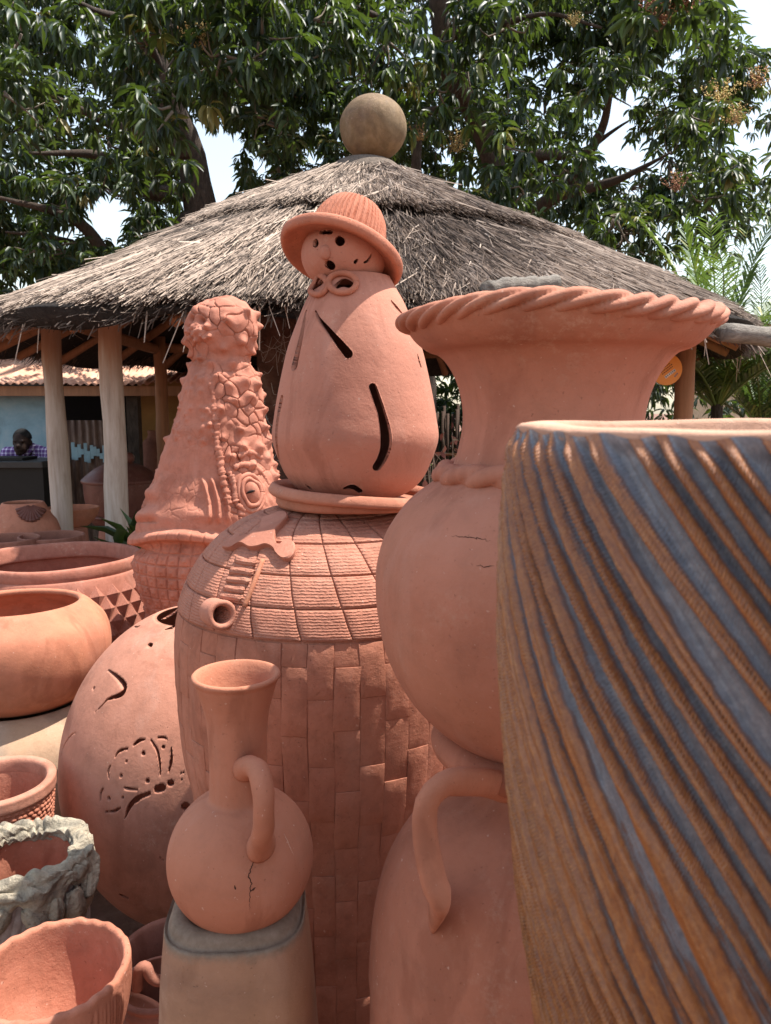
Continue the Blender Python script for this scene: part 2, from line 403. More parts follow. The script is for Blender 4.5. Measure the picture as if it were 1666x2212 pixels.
# dark matted fringe under the eave and loose hanging stalks
r = np.random.default_rng(5); n = 11000; th = r.random(n) * 2 * pi
fr_ = HR - .20 + .17 * r.random(n)
base = np.stack([fr_ * np.cos(th), fr_ * np.sin(th), roof_z(fr_) - .02 - .11 * r.random(n)], 1)
a = th + r.normal(0, .25, n); pt = -.5 + r.normal(0, .3, n)
d = np.stack([np.cos(a) * np.cos(pt), np.sin(a) * np.cos(pt), np.sin(pt)], 1)
ln_ = .05 + .11 * r.random(n)
tag(straws('fringe', base, d, ln_ * .8, .002 + .0025 * r.random(n), np.clip(.12 + .18 * r.random(n), 0, 1), M['straw'], hut), kind='stuff')
n = 90; th = -pi * r.random(n)
base = np.stack([(HR - .03) * np.cos(th), (HR - .03) * np.sin(th), np.full(n, HZ - .06)], 1)
a = th + r.normal(0, .7, n); pt = -1.0 + r.normal(0, .35, n)
d = np.stack([np.cos(a) * np.cos(pt), np.sin(a) * np.cos(pt), np.sin(pt)], 1)
tag(straws('loose_stalk', base, d, .05 + .20 * r.random(n) ** 2, .0026 + .002 * r.random(n), .6 + .35 * r.random(n), M['straw'], hut, .5), kind='stuff')
# stray stalks on top
n = 160; th = -pi * r.random(n); rr = .3 + (HR - .5) * r.random(n) ** .7
base = np.stack([rr * np.cos(th), rr * np.sin(th), layer(rr, th) + .02], 1)
a = th + r.normal(0, .8, n); pt = -.46 + r.normal(0, .16, n)
d = np.stack([np.cos(a) * np.cos(pt), np.sin(a) * np.cos(pt), np.sin(pt)], 1)
tag(straws('stray_stalk', base, d, .12 + .22 * r.random(n), .003 + .003 * r.random(n), .5 + .45 * r.random(n), M['straw'], hut), kind='stuff')

# collar and clay ball on the peak
zc = AZ - .20
c = smooth_curve([(.02, zc + .16), (.16, zc + .15), (.25, zc + .115), (.33, zc + .03)], 16)
mesh('peak_collar', *lathe(np.array(c)[::-1], 48), plain('straw_collar', (.16, .125, .10), .95, scale=60, bmp=1, var=.5), hut)
for ang, ln in ():
    pass
# posts
def pole(p0, p1, r0, r1, mat, parent, name='post', seed=0, seg=14, n=16, knot=.006):
    rr = np.random.default_rng(seed); q = np.linspace(0, 1, seg)[:, None]
    p = np.array(p0) * (1 - q) + np.array(p1) * q
    p = p + np.stack([np.convolve(rr.normal(0, .006, seg + 4), np.ones(5) / 5, 'valid') for _ in range(3)], 1)
    rad = r0 + (r1 - r0) * q[:, 0] + rr.normal(0, knot * .4, seg)
    V, F = tube(p, rad, n); V = V + (wob(V, knot * .6, 14, seed)[:, None]) * np.array([1, 1, 0])
    return mesh(name, V, F, mat, parent)
POSTS = [(-2.14, 5.05, .066, 'wood'), (-1.58, 4.45, .068, 'wood'), (-2.2, 7.64, .066, 'wood_red'), (1.96, 5.08, .062, 'wood_red'), (1.36, 4.42, .064, 'wood'),
         (2.0, 7.6, .065, 'wood_red'), (-.1, 8.85, .065, 'wood_red')]
for q, (x, y, rd, mt) in enumerate(POSTS):
    z1 = roof_z(np.array(math.hypot(x - HX, y - HY))).item() - .10
    pole((x - HX, y - HY, -.05), (x - HX + (.02 if q == 1 else -.01), y - HY, z1), rd * 1.06, rd * .92, M[mt], hut, 'post', 20 + q)
# ring beam, in straight lengths between the posts
RB = 2.47
angs = sorted(math.atan2(y - HY, x - HX) for x, y, *_ in POSTS)
for q in range(len(angs)):
    a0, a1 = angs[q], angs[(q + 1) % len(angs)] + (2 * pi if q == len(angs) - 1 else 0)
    k_ = max(1, int((a1 - a0) / .75))
    for e in range(k_):
        b0, b1 = a0 + (a1 - a0) * e / k_ - .02, a0 + (a1 - a0) * (e + 1) / k_ + .02
        pole((RB * math.cos(b0), RB * math.sin(b0), HZ + .06), (RB * math.cos(b1), RB * math.sin(b1), HZ + .08), .05, .045, M['wood_red'], hut, 'ring_beam', 40 + q * 5 + e, 8, 10)
for q in range(26):
    a = 2 * pi * q / 26 + .05
    pole((.25 * math.cos(a), .25 * math.sin(a), AZ - .30), ((HR - .12) * math.cos(a), (HR - .12) * math.sin(a), HZ - .10), .026, .036, M['wood_red'], hut, 'rafter', 90 + q, 8, 8)
# mud wall of the hut's store, seen behind the doll
M['mud'] = plain('mud_wall', (.15, .075, .055), .95, scale=7, bmp=1.0, dist=.05, cols=[(.25, (.055, .03, .024)), (.5, (.14, .07, .052)), (.75, (.25, .17, .14))])
x0, x1 = P(556, 800, 4.95).x, .22
nx, nz = 40, 50
gx, gz = np.meshgrid(np.linspace(x0, x1, nx), np.linspace(-.05, 2.28, nz))
def sheet(dy): return np.stack([gx - HX, np.full_like(gx, 4.95 - HY + dy), gz], -1).reshape(-1, 3)
V1 = sheet(0); V1[:, 1] += wob(V1, .02, 9, 8) + wob(V1, .008, 40, 9); V2 = sheet(.14)
i = np.arange(nz - 1)[:, None] * nx; j = np.arange(nx - 1)[None]
F1 = np.stack([i + j, i + j + 1, i + j + nx + 1, i + j + nx], -1).reshape(-1, 4)
bd = [q for q in range(nx)] + [q * nx + nx - 1 for q in range(1, nz)] + [(nz - 1) * nx + q for q in range(nx - 2, -1, -1)] + [q * nx for q in range(nz - 2, 0, -1)]
Fs = [(bd[q], bd[q - 1], bd[q - 1] + nx * nz, bd[q] + nx * nz) for q in range(len(bd))]
mesh('mud_wall', np.vstack([V1, V2]), F1.tolist() + (F1[:, ::-1] + nx * nz).tolist() + Fs, M['mud'], hut)
# cobweb strands on the mud wall
r = np.random.default_rng(77); wl = []
for q in range(70):
    c0 = np.array([x0 + .02 + .32 * r.random(), 4.95 - .035 - .03 * r.random(), 1.35 + .85 * r.random()]); c1 = c0 + np.array([r.normal(0, .10), r.normal(0, .015), r.normal(0, .10)])
    md = (c0 + c1) / 2 + np.array([0, -.02, -.03]); wl.append(tube(smooth_curve([c0, md, c1], 6) - np.array([HX, HY, 0]), .0011 + .0012 * r.random(), 3))
tag(mesh('cobweb', *merge(wl), plain('cobweb', (.48, .46, .44), .9, bmp=0), hut), kind='stuff')

ballp = P(806, 264, HY); rb = 71.5 * scale_at(264, HY)
c = [(rb * math.sin(a) * (1.0), -rb * math.cos(a) * .93) for a in np.linspace(.25, pi - .01, 40)]
Vb_, Fb_ = lathe([(0.001, c[0][1])] + c, 64); Vb_ = Vb_ * (1 + wob(Vb_, .018, 7, 3) + wob(Vb_, .006, 25, 4))[:, None]
tag(mesh('clay_ball', Vb_, Fb_, M['sphere'], None, (ballp.x, HY, ballp.z - .05)), 'mossy round clay ball on the peak of the straw roof', 'ball')

def roof_point(x, y, lift=0.0):
    d = ray(x, y)
    for Y in np.linspace(3.2, HY, 1500):
        p = EYE + d * Y; rr = math.hypot(p.x - HX, p.y - HY)
        if rr < HR * 1.02 and p.z < float(layer(np.array(rr), np.array(math.atan2(p.y - HY, p.x - HX)))) + lift: return p
    return EYE + d * 4.6
def logthing(p0, p1, r0, label, seed):
    p0, p1 = Vector(p0), Vector(p1); o = thing('log', label, 'log', tuple((p0 + p1) / 2))
    m_ = (p0 + p1) / 2
    pole(tuple(p0 - m_), tuple(p1 - m_), r0, r0 * .95, M['grey_log'], o, 'trunk', seed, 20, 20, .012)
    V, F = tube([tuple((p1 - m_) * .995), tuple((p1 - m_) * 1.012)], r0 * .88, 16); mesh('cut_end', V, F, plain('cut_end', (.30, .25, .21), .9, scale=40, bmp=.6), o, smooth=False)
a_ = roof_point(1050, 626, .03); b_ = roof_point(1202, 612, .03)
logthing(a_, b_, .042, 'short grey log lying on the straw roof above the flared pot', 301)
a_ = roof_point(1560, 716, .03); b_ = Vector((a_.x + 1.5, a_.y + .55, a_.z - .06))
logthing(a_, b_, .055, 'long grey pole lying across the right eave of the straw roof', 302)

# ------------------------------------------------------------------ shed on the left
shed = thing('shed', 'low shed with rusty corrugated roof and faded blue wall on the left', 'shed', (-3.6, 9, 0))
off = np.array([-3.6, 9, 0.0])
M['rust'] = plain('rusty_iron', (.42, .20, .12), .7, scale=4, bmp=.3, spec=.3, cols=[(.25, (.30, .11, .06)), (.5, (.55, .29, .19)), (.75, (.66, .42, .31))])
M['rust_dark'] = plain('rusty_sheet', (.14, .085, .065), .8, stretch=(5, 5, 1), scale=4, bmp=.3, cols=[(.25, (.05, .03, .024)), (.5, (.16, .10, .075)), (.68, (.26, .20, .165)), (.8, (.30, .38, .44))])
M['blue'] = plain('faded_blue_paint', (.16, .24, .28), .85, scale=3, bmp=.3, cols=[(.25, (.16, .20, .21)), (.5, (.25, .38, .44)), (.75, (.40, .48, .50))])
M['ochre_wall'] = plain('ochre_plaster', (.40, .22, .08), .9, scale=4, bmp=.3)
M['black'] = plain('black_for_shade', (.012, .011, .012), .9, bmp=0)
def corrugated(o0, ax, ay, w_, l_, pitch, amp, mat, name, parent, seed=0):
    """sheet: ax across the waves, ay along them; slightly thick"""
    nx = int(w_ / pitch * 8); ny = 6; r = np.random.default_rng(seed)
    o0, ax, ay = (np.array(q, float) for q in (o0, ax, ay)); nrm = np.cross(ax, ay)
    u = np.linspace(0, w_, nx); v = np.linspace(0, l_, ny); U, W = np.meshgrid(u, v)
    h = amp * np.sin(U / pitch * 2 * pi) + .012 * np.sin(W * 2 + U + seed)
    p = o0 + U[..., None] * ax + W[..., None] * ay + h[..., None] * nrm
    V = np.concatenate([p.reshape(-1, 3), (p - nrm * .003).reshape(-1, 3)])
    i = np.arange(ny - 1)[:, None] * nx; j = np.arange(nx - 1)[None]
    f = np.stack([i + j, i + j + 1, i + j + nx + 1, i + j + nx], -1).reshape(-1, 4)
    bd = list(range(nx)) + [q * nx + nx - 1 for q in range(1, ny)] + [(ny - 1) * nx + q for q in range(nx - 2, -1, -1)] + [q * nx for q in range(ny - 2, 0, -1)]
    k = nx * ny
    F = f.tolist() + (f[:, ::-1] + k).tolist() + [(bd[q], bd[q - 1], bd[q - 1] + k, bd[q] + k) for q in range(len(bd))]
    return mesh(name, V, F, mat, parent)
for q in range(6):
    e0 = Vector((-5.6 + .78 * q, 7.95 + .02 * (q % 2), 1.97 - .012 * (q % 2) - .02 * math.sin(q)))
    sl = Vector((0, 2.0, .50 + .03 * math.sin(q * 2))).normalized()
    corrugated(np.array(e0) - off, (1, 0, .01), sl, .82, 2.3, .076, .011, M['rust'], 'roof_sheet', shed, q)
def bpart(name, x0, x1, y0, y1, z0, z1, mat, parent, o_=off, bv=.0):
    V, F = box((x0 + x1) / 2 - o_[0], (y0 + y1) / 2 - o_[1], (z0 + z1) / 2 - o_[2], x1 - x0, y1 - y0, z1 - z0)
    o = mesh(name, V, F, mat, parent, smooth=False)
    if bv: bevel(o, bv)
    return o
bx = P(104, 900, 8.3).x
bpart('wall', -5.6, bx, 8.3, 8.42, -.05, 2.0, M['blue'], shed)
bpart('door_post', bx + .01, bx + .09, 8.24, 8.44, -.05, 1.92, M['dark_wood'], shed)
bpart('back_wall', bx - .9, -1.0, 9.9, 10.0, -.05, 2.36, M['black'], shed)  # near-black colour stands in for the shade inside the open shed
bpart('eave_beam', -5.6, -1.0, 8.02, 8.10, 1.84, 1.94, M['wood_red'], shed)
bpart('side_post', P(290, 900, 8.2).x - .06, P(290, 900, 8.2).x + .06, 8.14, 8.26, -.05, 1.90, M['bark'], shed)
ow = P(300, 900, 9.2).x
bpart('ochre_wall', ow, ow + 1.6, 9.2, 9.3, -.05, 2.25, M['ochre_wall'], shed)
sx0 = P(140, 950, 7.2).x
fs = thing('corrugated_screen', 'rusty corrugated iron sheet with blue paint standing behind the wooden posts', 'screen', (sx0, 7.2, 0))
corrugated((0, 0, -.02), (1, 0, 0), (0, .02, 1), .52, 1.62, .065, .012, M['rust_dark'], 'sheet', fs, 3)
r = np.random.default_rng(31)
for q in range(15):
    xx = .08 + .029 * q; hh = .05 + .13 * r.random() ** 1.5; z0 = 1.32 - .06 * r.random()
    pv, pf = box(xx, -.016 - .002 * (q % 2), z0, .031, .005, hh); mesh('paint_patch', pv, pf, M['blue'], fs, smooth=False)

# black cabinet
cx1 = P(108, 1000, 6.7).x; cab = thing('cabinet', 'long black wooden counter cabinet in front of the seated man', 'cabinet', (cx1 - 1.0, 6.7, 0)); co = np.array([cx1 - 1.0, 6.7, 0])
bpart('body', cx1 - 2.0, cx1 - .03, 6.62, 7.1, -.05, 1.20, M['dark_wood'], cab, co)
bpart('top', cx1 - 2.03, cx1, 6.55, 7.16, 1.203, 1.26, plain('black_top', (.035, .035, .036), .35, bmp=.1), cab, co, .006)
bpart('shelf_edge', cx1 - .30, cx1 - .04, 6.595, 6.617, .82, .86, plain('shelf_edge', (.10, .09, .075), .5), cab, co)
bpart('ledger', cx1 - .62, cx1 - .22, 6.66, 6.95, 1.262, 1.285, M['dark_wood'], cab, co)

# ------------------------------------------------------------------ the man behind the counter
def blob(parts, vox, name, mat, parent, loc, smooth_it=6):
    """union of round primitives as one continuous skin"""
    V, F = merge(parts); me = bpy.data.meshes.new(name); me.from_pydata([tuple(x) for x in V], [], F)
    o = bpy.data.objects.new(name, me); C.objects.link(o)
    q = o.modifiers.new('r', 'REMESH'); q.mode = 'VOXEL'; q.voxel_size = vox
    q = o.modifiers.new('s', 'SMOOTH'); q.factor = .5; q.iterations = smooth_it
    dg = bpy.context.evaluated_depsgraph_get(); m2 = bpy.data.meshes.new_from_object(o.evaluated_get(dg))
    bpy.data.objects.remove(o)
    m2.polygons.foreach_set('use_smooth', [True] * len(m2.polygons)); m2.materials.clear(); m2.materials.append(mat); m2.name = name
    return link(name, m2, parent, loc)
def ell(c, r_, rot=None, n=20, m_=14):
    V, F = lathe([(max(.0005, math.sin(a)), -math.cos(a)) for a in np.linspace(0, pi, m_)], n)
    V = V * np.array(r_)
    if rot: V = V @ np.array(Euler(rot).to_matrix()).T
    return V + np.array(c), F
mp = P(48, 950, 7.5)
man = thing('person', 'seated man in purple checked shirt looking down behind the black counter', 'person', (mp.x, 7.5, 0))
hz = P(48, 927, 7.5).z                                      # top of the head
hc = hz - .125
skin = plain('dark_skin', (.030, .016, .012), .62, scale=30, bmp=.1, var=.2, spec=.2)
tilt = (math.radians(18), 0, math.radians(6))
body = [ell((0, 0, hc + .02), (.080, .100, .105), tilt), ell((.004, -.055, hc - .055), (.060, .062, .068), tilt),
        ell((.006, -.118, hc - .035), (.016, .022, .022)), ell((.006, -.100, hc - .078), (.028, .020, .012)), ell((.004, -.085, hc - .108), (.034, .028, .022)),
        ell((-.03, -.093, hc + .012), (.024, .016, .009)), ell((.04, -.093, hc + .012), (.024, .016, .009)),
        ell((-.082, .005, hc - .01), (.012, .022, .032)), ell((.084, .005, hc - .01), (.012, .022, .032)),
        ell((0, .06, hc - .08), (.058, .075, .09), (math.radians(35), 0, 0)), ell((0, .12, hc - .28), (.17, .105, .26)), ell((0, .14, hc - .60), (.15, .11, .26)),
        ell((0, .115, hc - .08), (.165, .06, .055))]
for s in (-1, 1):
    sh = np.array((s * .195, .11, hc - .115)); el_ = np.array((s * .245, .0, hc - .37)); ha = np.array((s * .10, -.24, hc - .28))
    body += [tube(smooth_curve([sh, (sh + el_) / 2 + (s * .01, 0, 0), el_], 8), np.linspace(.055, .042, 8), 12), ell(sh, (.062,) * 3), ell(el_, (.043,) * 3),
             tube(smooth_curve([el_, (el_ + ha) / 2, ha], 8), np.linspace(.042, .028, 8), 12), ell(ha + (0, -.045, 0), (.036, .048, .02))]
    for f in range(4): body.append(tube([ha + (-.024 + .016 * f, -.07, 0), ha + (-.026 + .017 * f, -.115 + .008 * abs(f - 1.5), -.006), ha + (-.026 + .017 * f, -.135 + .008 * abs(f - 1.5), -.022)], [.009, .008, .007], 8))
    body.append(tube([ha + (-s * .03, -.03, 0), ha + (-s * .05, -.06, -.005), ha + (-s * .052, -.085, -.012)], [.011, .010, .008], 8))
blob(body, .009, 'body', skin, man, (0, 0, 0), 4)
m, t, b = nodes('checked_shirt'); v = coords(t); sep = t.nodes.new('ShaderNodeSeparateXYZ'); t.links.new(v, sep.inputs[0])
gx_ = math_(t, 'LESS_THAN', math_(t, 'FRACT', math_(t, 'MULTIPLY', sep.outputs[0], 26.0)), .30)
gz_ = math_(t, 'LESS_THAN', math_(t, 'FRACT', math_(t, 'MULTIPLY', sep.outputs[2], 26.0)), .30)
gs = math_(t, 'MULTIPLY', math_(t, 'ADD', gx_, gz_), .5)
t.links.new(ramp(t, gs, [(0, (.12, .055, .20)), (.5, (.34, .26, .46)), (1.0, (.72, .68, .80))]), b.inputs['Base Color']); b.inputs['Roughness'].default_value = .9
shirt = [ell((0, .12, hc - .30), (.185, .12, .25)), ell((0, .14, hc - .60), (.165, .125, .27)), ell((0, .12, hc - .085), (.18, .074, .066))]
for s in (-1, 1):
    sh = np.array((s * .195, .11, hc - .115)); el_ = np.array((s * .245, .0, hc - .37))
    shirt += [tube(smooth_curve([sh, (sh + el_) / 2 + (s * .01, 0, 0), el_], 8), np.linspace(.068, .060, 8), 12), ell(sh, (.074, .074, .068))]
so = blob(shirt, .012, 'shirt', m, man, (0, 0, 0), 5)
for s in (-1, 1):
    p = [(s * .012, .0, hc - .15), (s * .04, .01, hc - .10), (s * .068, .06, hc - .045), (s * .05, .12, hc - .03)]
    mesh('collar', *tube(smooth_curve(p, 10), .017, 8, 1.6), m, man)
hv, hf = ell((0, .008, hc + .033), (.085, .103, .100), tilt, 28, 18)
keep = [f for f in hf.tolist() if (np.mean([hv[q][2] for q in f]) > hc + .035 + max(0, -np.mean([hv[q][1] for q in f]) - .02) * .5)]
mesh('hair', hv, keep, plain('black_hair', (.008, .007, .007), .9, scale=200, bmp=.8), man)
sv, sf = lathe(vessel(smooth_curve([(.16, 0), (.17, .3), (.18, hc - .92)], 12), .02), 24)
tag(mesh('stool', sv, sf, M['dark_wood'], None, (mp.x, 7.56, 0)), 'dark stool under the seated man behind the counter', 'stool')
# ================================================================== TREES AND PLANTS
M['leaf'] = by_attr('mango_leaf', [(0, (.006, .014, .007)), (.35, (.016, .034, .014)), (.65, (.037, .066, .024)), (.86, (.09, .14, .033)), (.95, (.20, .21, .05)), (1, (.22, .10, .04))], .48, spec=.5, trans=.24)
M['bloom'] = by_attr('mango_bloom', [(0, (.30, .13, .09)), (.4, (.45, .25, .15)), (.7, (.55, .40, .16)), (1, (.62, .50, .22))], .8, spec=.1)
LEAF = np.array([(0, 0, 0), (.33, -.5, .10), (.30, 0, .0), (.33, .5, .10), (.70, -.42, -.02), (.68, 0, -.11), (.70, .42, -.02), (1.0, 0, -.30)])
LF = [(0, 1, 2), (0, 2, 3), (1, 4, 5, 2), (2, 5, 6, 3), (4, 7, 5), (5, 7, 6)]
def leaf_frames(base, dirs, L, W, roll):
    """matrices (n,3,3): columns along, across, up"""
    d = dirs / np.linalg.norm(dirs, axis=1)[:, None]
    s = np.cross(d, np.array([0, 0, 1.0])) + 1e-6; s /= np.linalg.norm(s, axis=1)[:, None]; u = np.cross(s, d)
    s2 = s * np.cos(roll)[:, None] + u * np.sin(roll)[:, None]; u2 = np.cross(s2, d)
    return np.stack([d * L[:, None], s2 * W[:, None], u2 * L[:, None]], -1)
def leaves_mesh(name, base, fr, rnd, mat, parent, loc):
    n = len(base)
    V = np.einsum('nij,kj->nki', fr, LEAF) + base[:, None, :] - np.array(loc)
    o = np.arange(n) * 8; F = []
    for f in LF: F += (o[:, None] + np.array(f)[None]).tolist()
    return mesh(name, V.reshape(-1, 3), F, mat, parent, smooth=True, attr={'rnd': np.repeat(rnd, 8)})
leaf_me = None
def leaf_mesh_shared(q):
    me = bpy.data.meshes.new('leaf'); me.from_pydata(LEAF.tolist(), [], LF); me.update()
    me.polygons.foreach_set('use_smooth', [True] * len(me.polygons))
    a = me.attributes.new('rnd', 'FLOAT', 'POINT'); a.data.foreach_set('value', [q] * 8); me.materials.append(M['leaf']); return me
LEAFS = [leaf_mesh_shared(q) for q in (.2, .35, .5, .6, .7, .82)]

GAPS = [(462, 372, 42, 78), (500, 300, 20, 40), (228, 462, 48, 42), (1668, 20, 62, 70), (1700, 150, 36, 50), (1668, 600, 60, 90), (1655, 330, 22, 34), (1640, 690, 60, 40), (150, 500, 26, 20), (560, 345, 16, 26), (20, 310, 10, 26), (180, 60, 12, 14)]
def in_gap(x, y, grow=1.0):
    g_ = np.zeros(len(x), bool)
    for gx, gy, a, b_ in GAPS: g_ |= ((x - gx) / (a * grow)) ** 2 + ((y - gy) / (b_ * grow)) ** 2 < 1
    return g_
def clear_of_roof(p, margin=.25):
    r_ = np.hypot(p[:, 0] - HX, p[:, 1] - HY)
    return (r_ > HR + .35) | (p[:, 2] > roof_z(r_) + margin + .1)
def canopy(clumps, per, seed, lmin=.12, lmax=.23):
    """leaf rosettes around twig ends inside uneven clumps"""
    r = np.random.default_rng(seed); B, D, Ls, R_, TW = [], [], [], [], []
    for (c, rad) in clumps:
        c = np.array(c); k = int(per * (rad / .6) ** 2)
        q = r.normal(size=(k, 3)); q /= np.linalg.norm(q, axis=1)[:, None]
        q = q * (rad * (.45 + .6 * r.random(k)))[:, None] * np.array([1, 1, .8]); cl = c + q
        x, y, _ = project(cl); ok = ~in_gap(x, y, 1.3) & clear_of_roof(cl)
        tone = .36 + .16 * r.normal(size=k)
        for p, o_, tn in zip(cl[ok], q[ok], tone[ok]):
            m_ = r.integers(8, 14); a = r.random() * 6.28 + np.arange(m_) * 2.4
            out_ = o_ / (np.linalg.norm(o_) + 1e-6)
            el = r.normal(-.62, .42, m_)
            d = np.stack([np.cos(a) * np.cos(el), np.sin(a) * np.cos(el), np.sin(el)], 1) + out_ * .35
            B.append(np.repeat(p[None], m_, 0) + d * .015); D.append(d); Ls.append((lmin + (lmax - lmin) * r.random(m_)) * r.choice([.75, 1, 1, 1.2])); 
            R_.append(np.clip(tn + .14 * r.normal(size=m_) + (.5 if r.random() < .03 else 0), 0, .97))
            if r.random() < .22: TW.append((c + q.mean(0) * 0 + (p - c) * .12, p))
    B, D, L, R_ = np.vstack(B), np.vstack(D), np.concatenate(Ls), np.concatenate(R_)
    fr = leaf_frames(B, D, L, L * (.20 + .07 * r.random(len(L))), r.normal(0, .5, len(L)))
    return B, fr, R_, TW, L
def panicle(c, size, seed, tone):
    r = np.random.default_rng(seed); V, F, A = [], [], []; n = 0
    for br in range(16):
        a = r.random() * 6.28; e = r.random() * .9 + .1; d = np.array((math.cos(a) * e, math.sin(a) * e, 1 - .5 * e)); d /= np.linalg.norm(d)
        for q in range(20):
            p = np.array(c) + d * size * (.15 + .85 * q / 20) + r.normal(0, size * .045, 3); s = size * .035 * (1 + r.random())
            t_ = r.normal(size=(4, 3)); t_ /= np.linalg.norm(t_, axis=1)[:, None]; V += (p + t_ * s).tolist()
            F += [(n, n + 1, n + 2), (n, n + 2, n + 3), (n, n + 3, n + 1), (n + 1, n + 3, n + 2)]; A += [min(1, max(0, tone + r.normal(0, .2)))] * 4; n += 4
    return V, F, A
def build_tree(name, label, base, limbs, clumps, per, seed, blooms):
    o = thing(name, label, 'tree', tuple(base)); base = np.array(base)
    for q, (pts, r0, r1) in enumerate(limbs):
        c = smooth_curve([np.array(p) - base for p in pts], 26); rad = np.linspace(r0, r1, 26) if q == 0 else np.concatenate([np.linspace(r0, r1, 18), np.linspace(r1, .012, 9)[1:]])
        V, F = tube(c, rad, 14); V = V + wob(V, .02 if r0 > .1 else .006, 7, seed + q)[:, None] * np.array([1, 1, .4])
        mesh('trunk' if q == 0 else 'limb', V, F, M['bark'], o)
    B, fr, rnd, TW, L = canopy(clumps, per, seed)
    x, y, f = project(B); inv = (x > 0) & (x < 1666) & (y > 0) & (y < 700)
    score = np.where(inv, L / f, 0); pick = np.argsort(-score)[:3000]; r = np.random.default_rng(seed); pick = r.choice(pick, 290, replace=False)
    mask = np.ones(len(B), bool); mask[pick] = False
    tag(leaves_mesh('crown', B[mask], fr[mask], rnd[mask], M['leaf'], o, base), kind='stuff')
    for q in pick:
        lo = link('leaf', LEAFS[min(5, int(rnd[q] * 7))], o)
        m4 = Matrix([[*fr[q][k], B[q][k] - base[k]] for k in range(3)] + [[0, 0, 0, 1]]); lo.matrix_basis = m4
    tw = [tube(smooth_curve([a - base, (a + p) / 2 - base + np.array([0, 0, -.05]) + r.normal(0, .05, 3), p - base], 5), np.linspace(.014, .004, 5), 4) for a, p in TW]
    tag(mesh('twig', *merge(tw), M['twig'], o), kind='stuff')
    for q, (x, y, Y, s, tone) in enumerate(blooms):
        V, F, A = panicle(np.array(P(x, y, Y)) - base, s, 50 + q, tone); tag(mesh('flower_panicle', V, F, M['bloom'], o, attr={'rnd': A}), kind='stuff')
    return o
def clump_field(x0, x1, y0, y1, stepx, stepy, Y0, Y1, r0, r1, seed, test=None, drop=.1):
    r = np.random.default_rng(seed); o = []
    for x in np.arange(x0, x1, stepx):
        for y in np.arange(y0, y1, stepy):
            if r.random() < drop: continue
            xx, yy, Y = x + r.normal(0, stepx * .3), y + r.normal(0, stepy * .3), Y0 + (Y1 - Y0) * r.random()
            if test and not test(xx, yy): continue
            if in_gap(np.array([xx]), np.array([yy]), 1.05)[0]: continue
            o.append((P(xx, yy, Y), r0 + (r1 - r0) * r.random()))
    return o
def roofline(x): return np.interp(x, [0, 240, 440, 700, 805, 900, 1090, 1390, 1666], [660, 560, 450, 350, 300, 340, 440, 610, 760])
okL = lambda x, y: y < roofline(x) + 60
# left tree: leaning trunk, hanging front boughs
Lb = (-2.15, 10.6, 0)
limbsL = [([Lb, (-2.2, 10.6, 1.6), P(430, 420, 10.5), P(395, 300, 10.3), P(350, 190, 10.0), P(330, 60, 9.7), P(340, -120, 9.6)], .30, .13),
          ([P(400, 330, 10.3), P(330, 300, 10.0), P(240, 270, 9.4), P(100, 200, 8.8)], .12, .05),
          ([P(420, 410, 10.5), P(330, 415, 10.2), P(230, 340, 9.8), P(60, 330, 9.2)], .13, .05),
          ([P(425, 470, 10.5), P(250, 560, 10), P(150, 470, 9.6), P(-40, 420, 9.2)], .13, .06),
          ([(-3.3, 10.2, 0), P(200, 600, 10.2), P(130, 520, 10), P(20, 500, 9.6)], .13, .07),
          ([P(345, 180, 10), P(420, 130, 9), P(520, 120, 8.2), P(600, 140, 7.8)], .07, .02),
          ([P(345, 160, 10), P(300, 60, 8.8), P(200, 20, 8), P(120, -20, 7.4)], .08, .03),
          ([P(350, 200, 10), P(440, 60, 9.6), P(560, 0, 9), P(700, -40, 8.4)], .09, .03)]
clL = clump_field(-120, 640, -90, 640, 92, 82, 10.4, 13, .45, .78, 21, okL, .03) + clump_field(-100, 600, -80, 330, 130, 110, 6.6, 8.4, .28, .5, 22, okL, .40) \
    + clump_field(330, 760, -60, 190, 90, 85, 7.0, 8.4, .35, .55, 23, okL, .2) + clump_field(-80, 330, 380, 640, 100, 80, 9.2, 10.5, .4, .6, 24, okL, .25)
build_tree('mango_tree', 'dark leaning mango tree with hanging leaves behind the left side of the hut', Lb, limbsL, clL, 30, 101,
           [(430, 108, 7.2, .22, .8), (452, 98, 7.25, .18, .7)])
Rb = (1.5, 11.2, 0)
limbsR = [([Rb, P(1090, 520, 11.2), P(1085, 420, 11.2), P(1060, 330, 11), P(1010, 220, 10.6), P(960, 130, 10), P(950, -60, 9.5)], .26, .10),
          ([P(1085, 480, 11), P(1150, 460, 10.6), P(1210, 420, 10.2), P(1330, 390, 9.6), P(1450, 330, 9)], .14, .05),
          ([P(1075, 400, 11), P(1150, 340, 10.6), P(1250, 330, 10.2), P(1360, 260, 9.6)], .11, .04),
          ([(.55, 10.2, 1.5), P(900, 320, 10.2), P(950, 235, 9.9), P(1000, 160, 9.6), P(960, 70, 9.2), P(980, -60, 9)], .13, .06),
          ([P(1230, 400, 10.2), P(1300, 280, 9.6), P(1330, 160, 9), P(1400, 60, 8.6)], .08, .03),
          ([P(960, 80, 9.4), P(1060, 60, 8.8), P(1180, 30, 8.2), P(1300, 60, 7.8)], .06, .02),
          ([P(950, 120, 10), P(860, 60, 9.4), P(780, 20, 9), P(700, -20, 8.6)], .07, .03)]
okR = lambda x, y: y < min(roofline(x) + 50, 640 - max(0, x - 1350) * .55) and not (x > 1590 + y * .5 and y < 160)
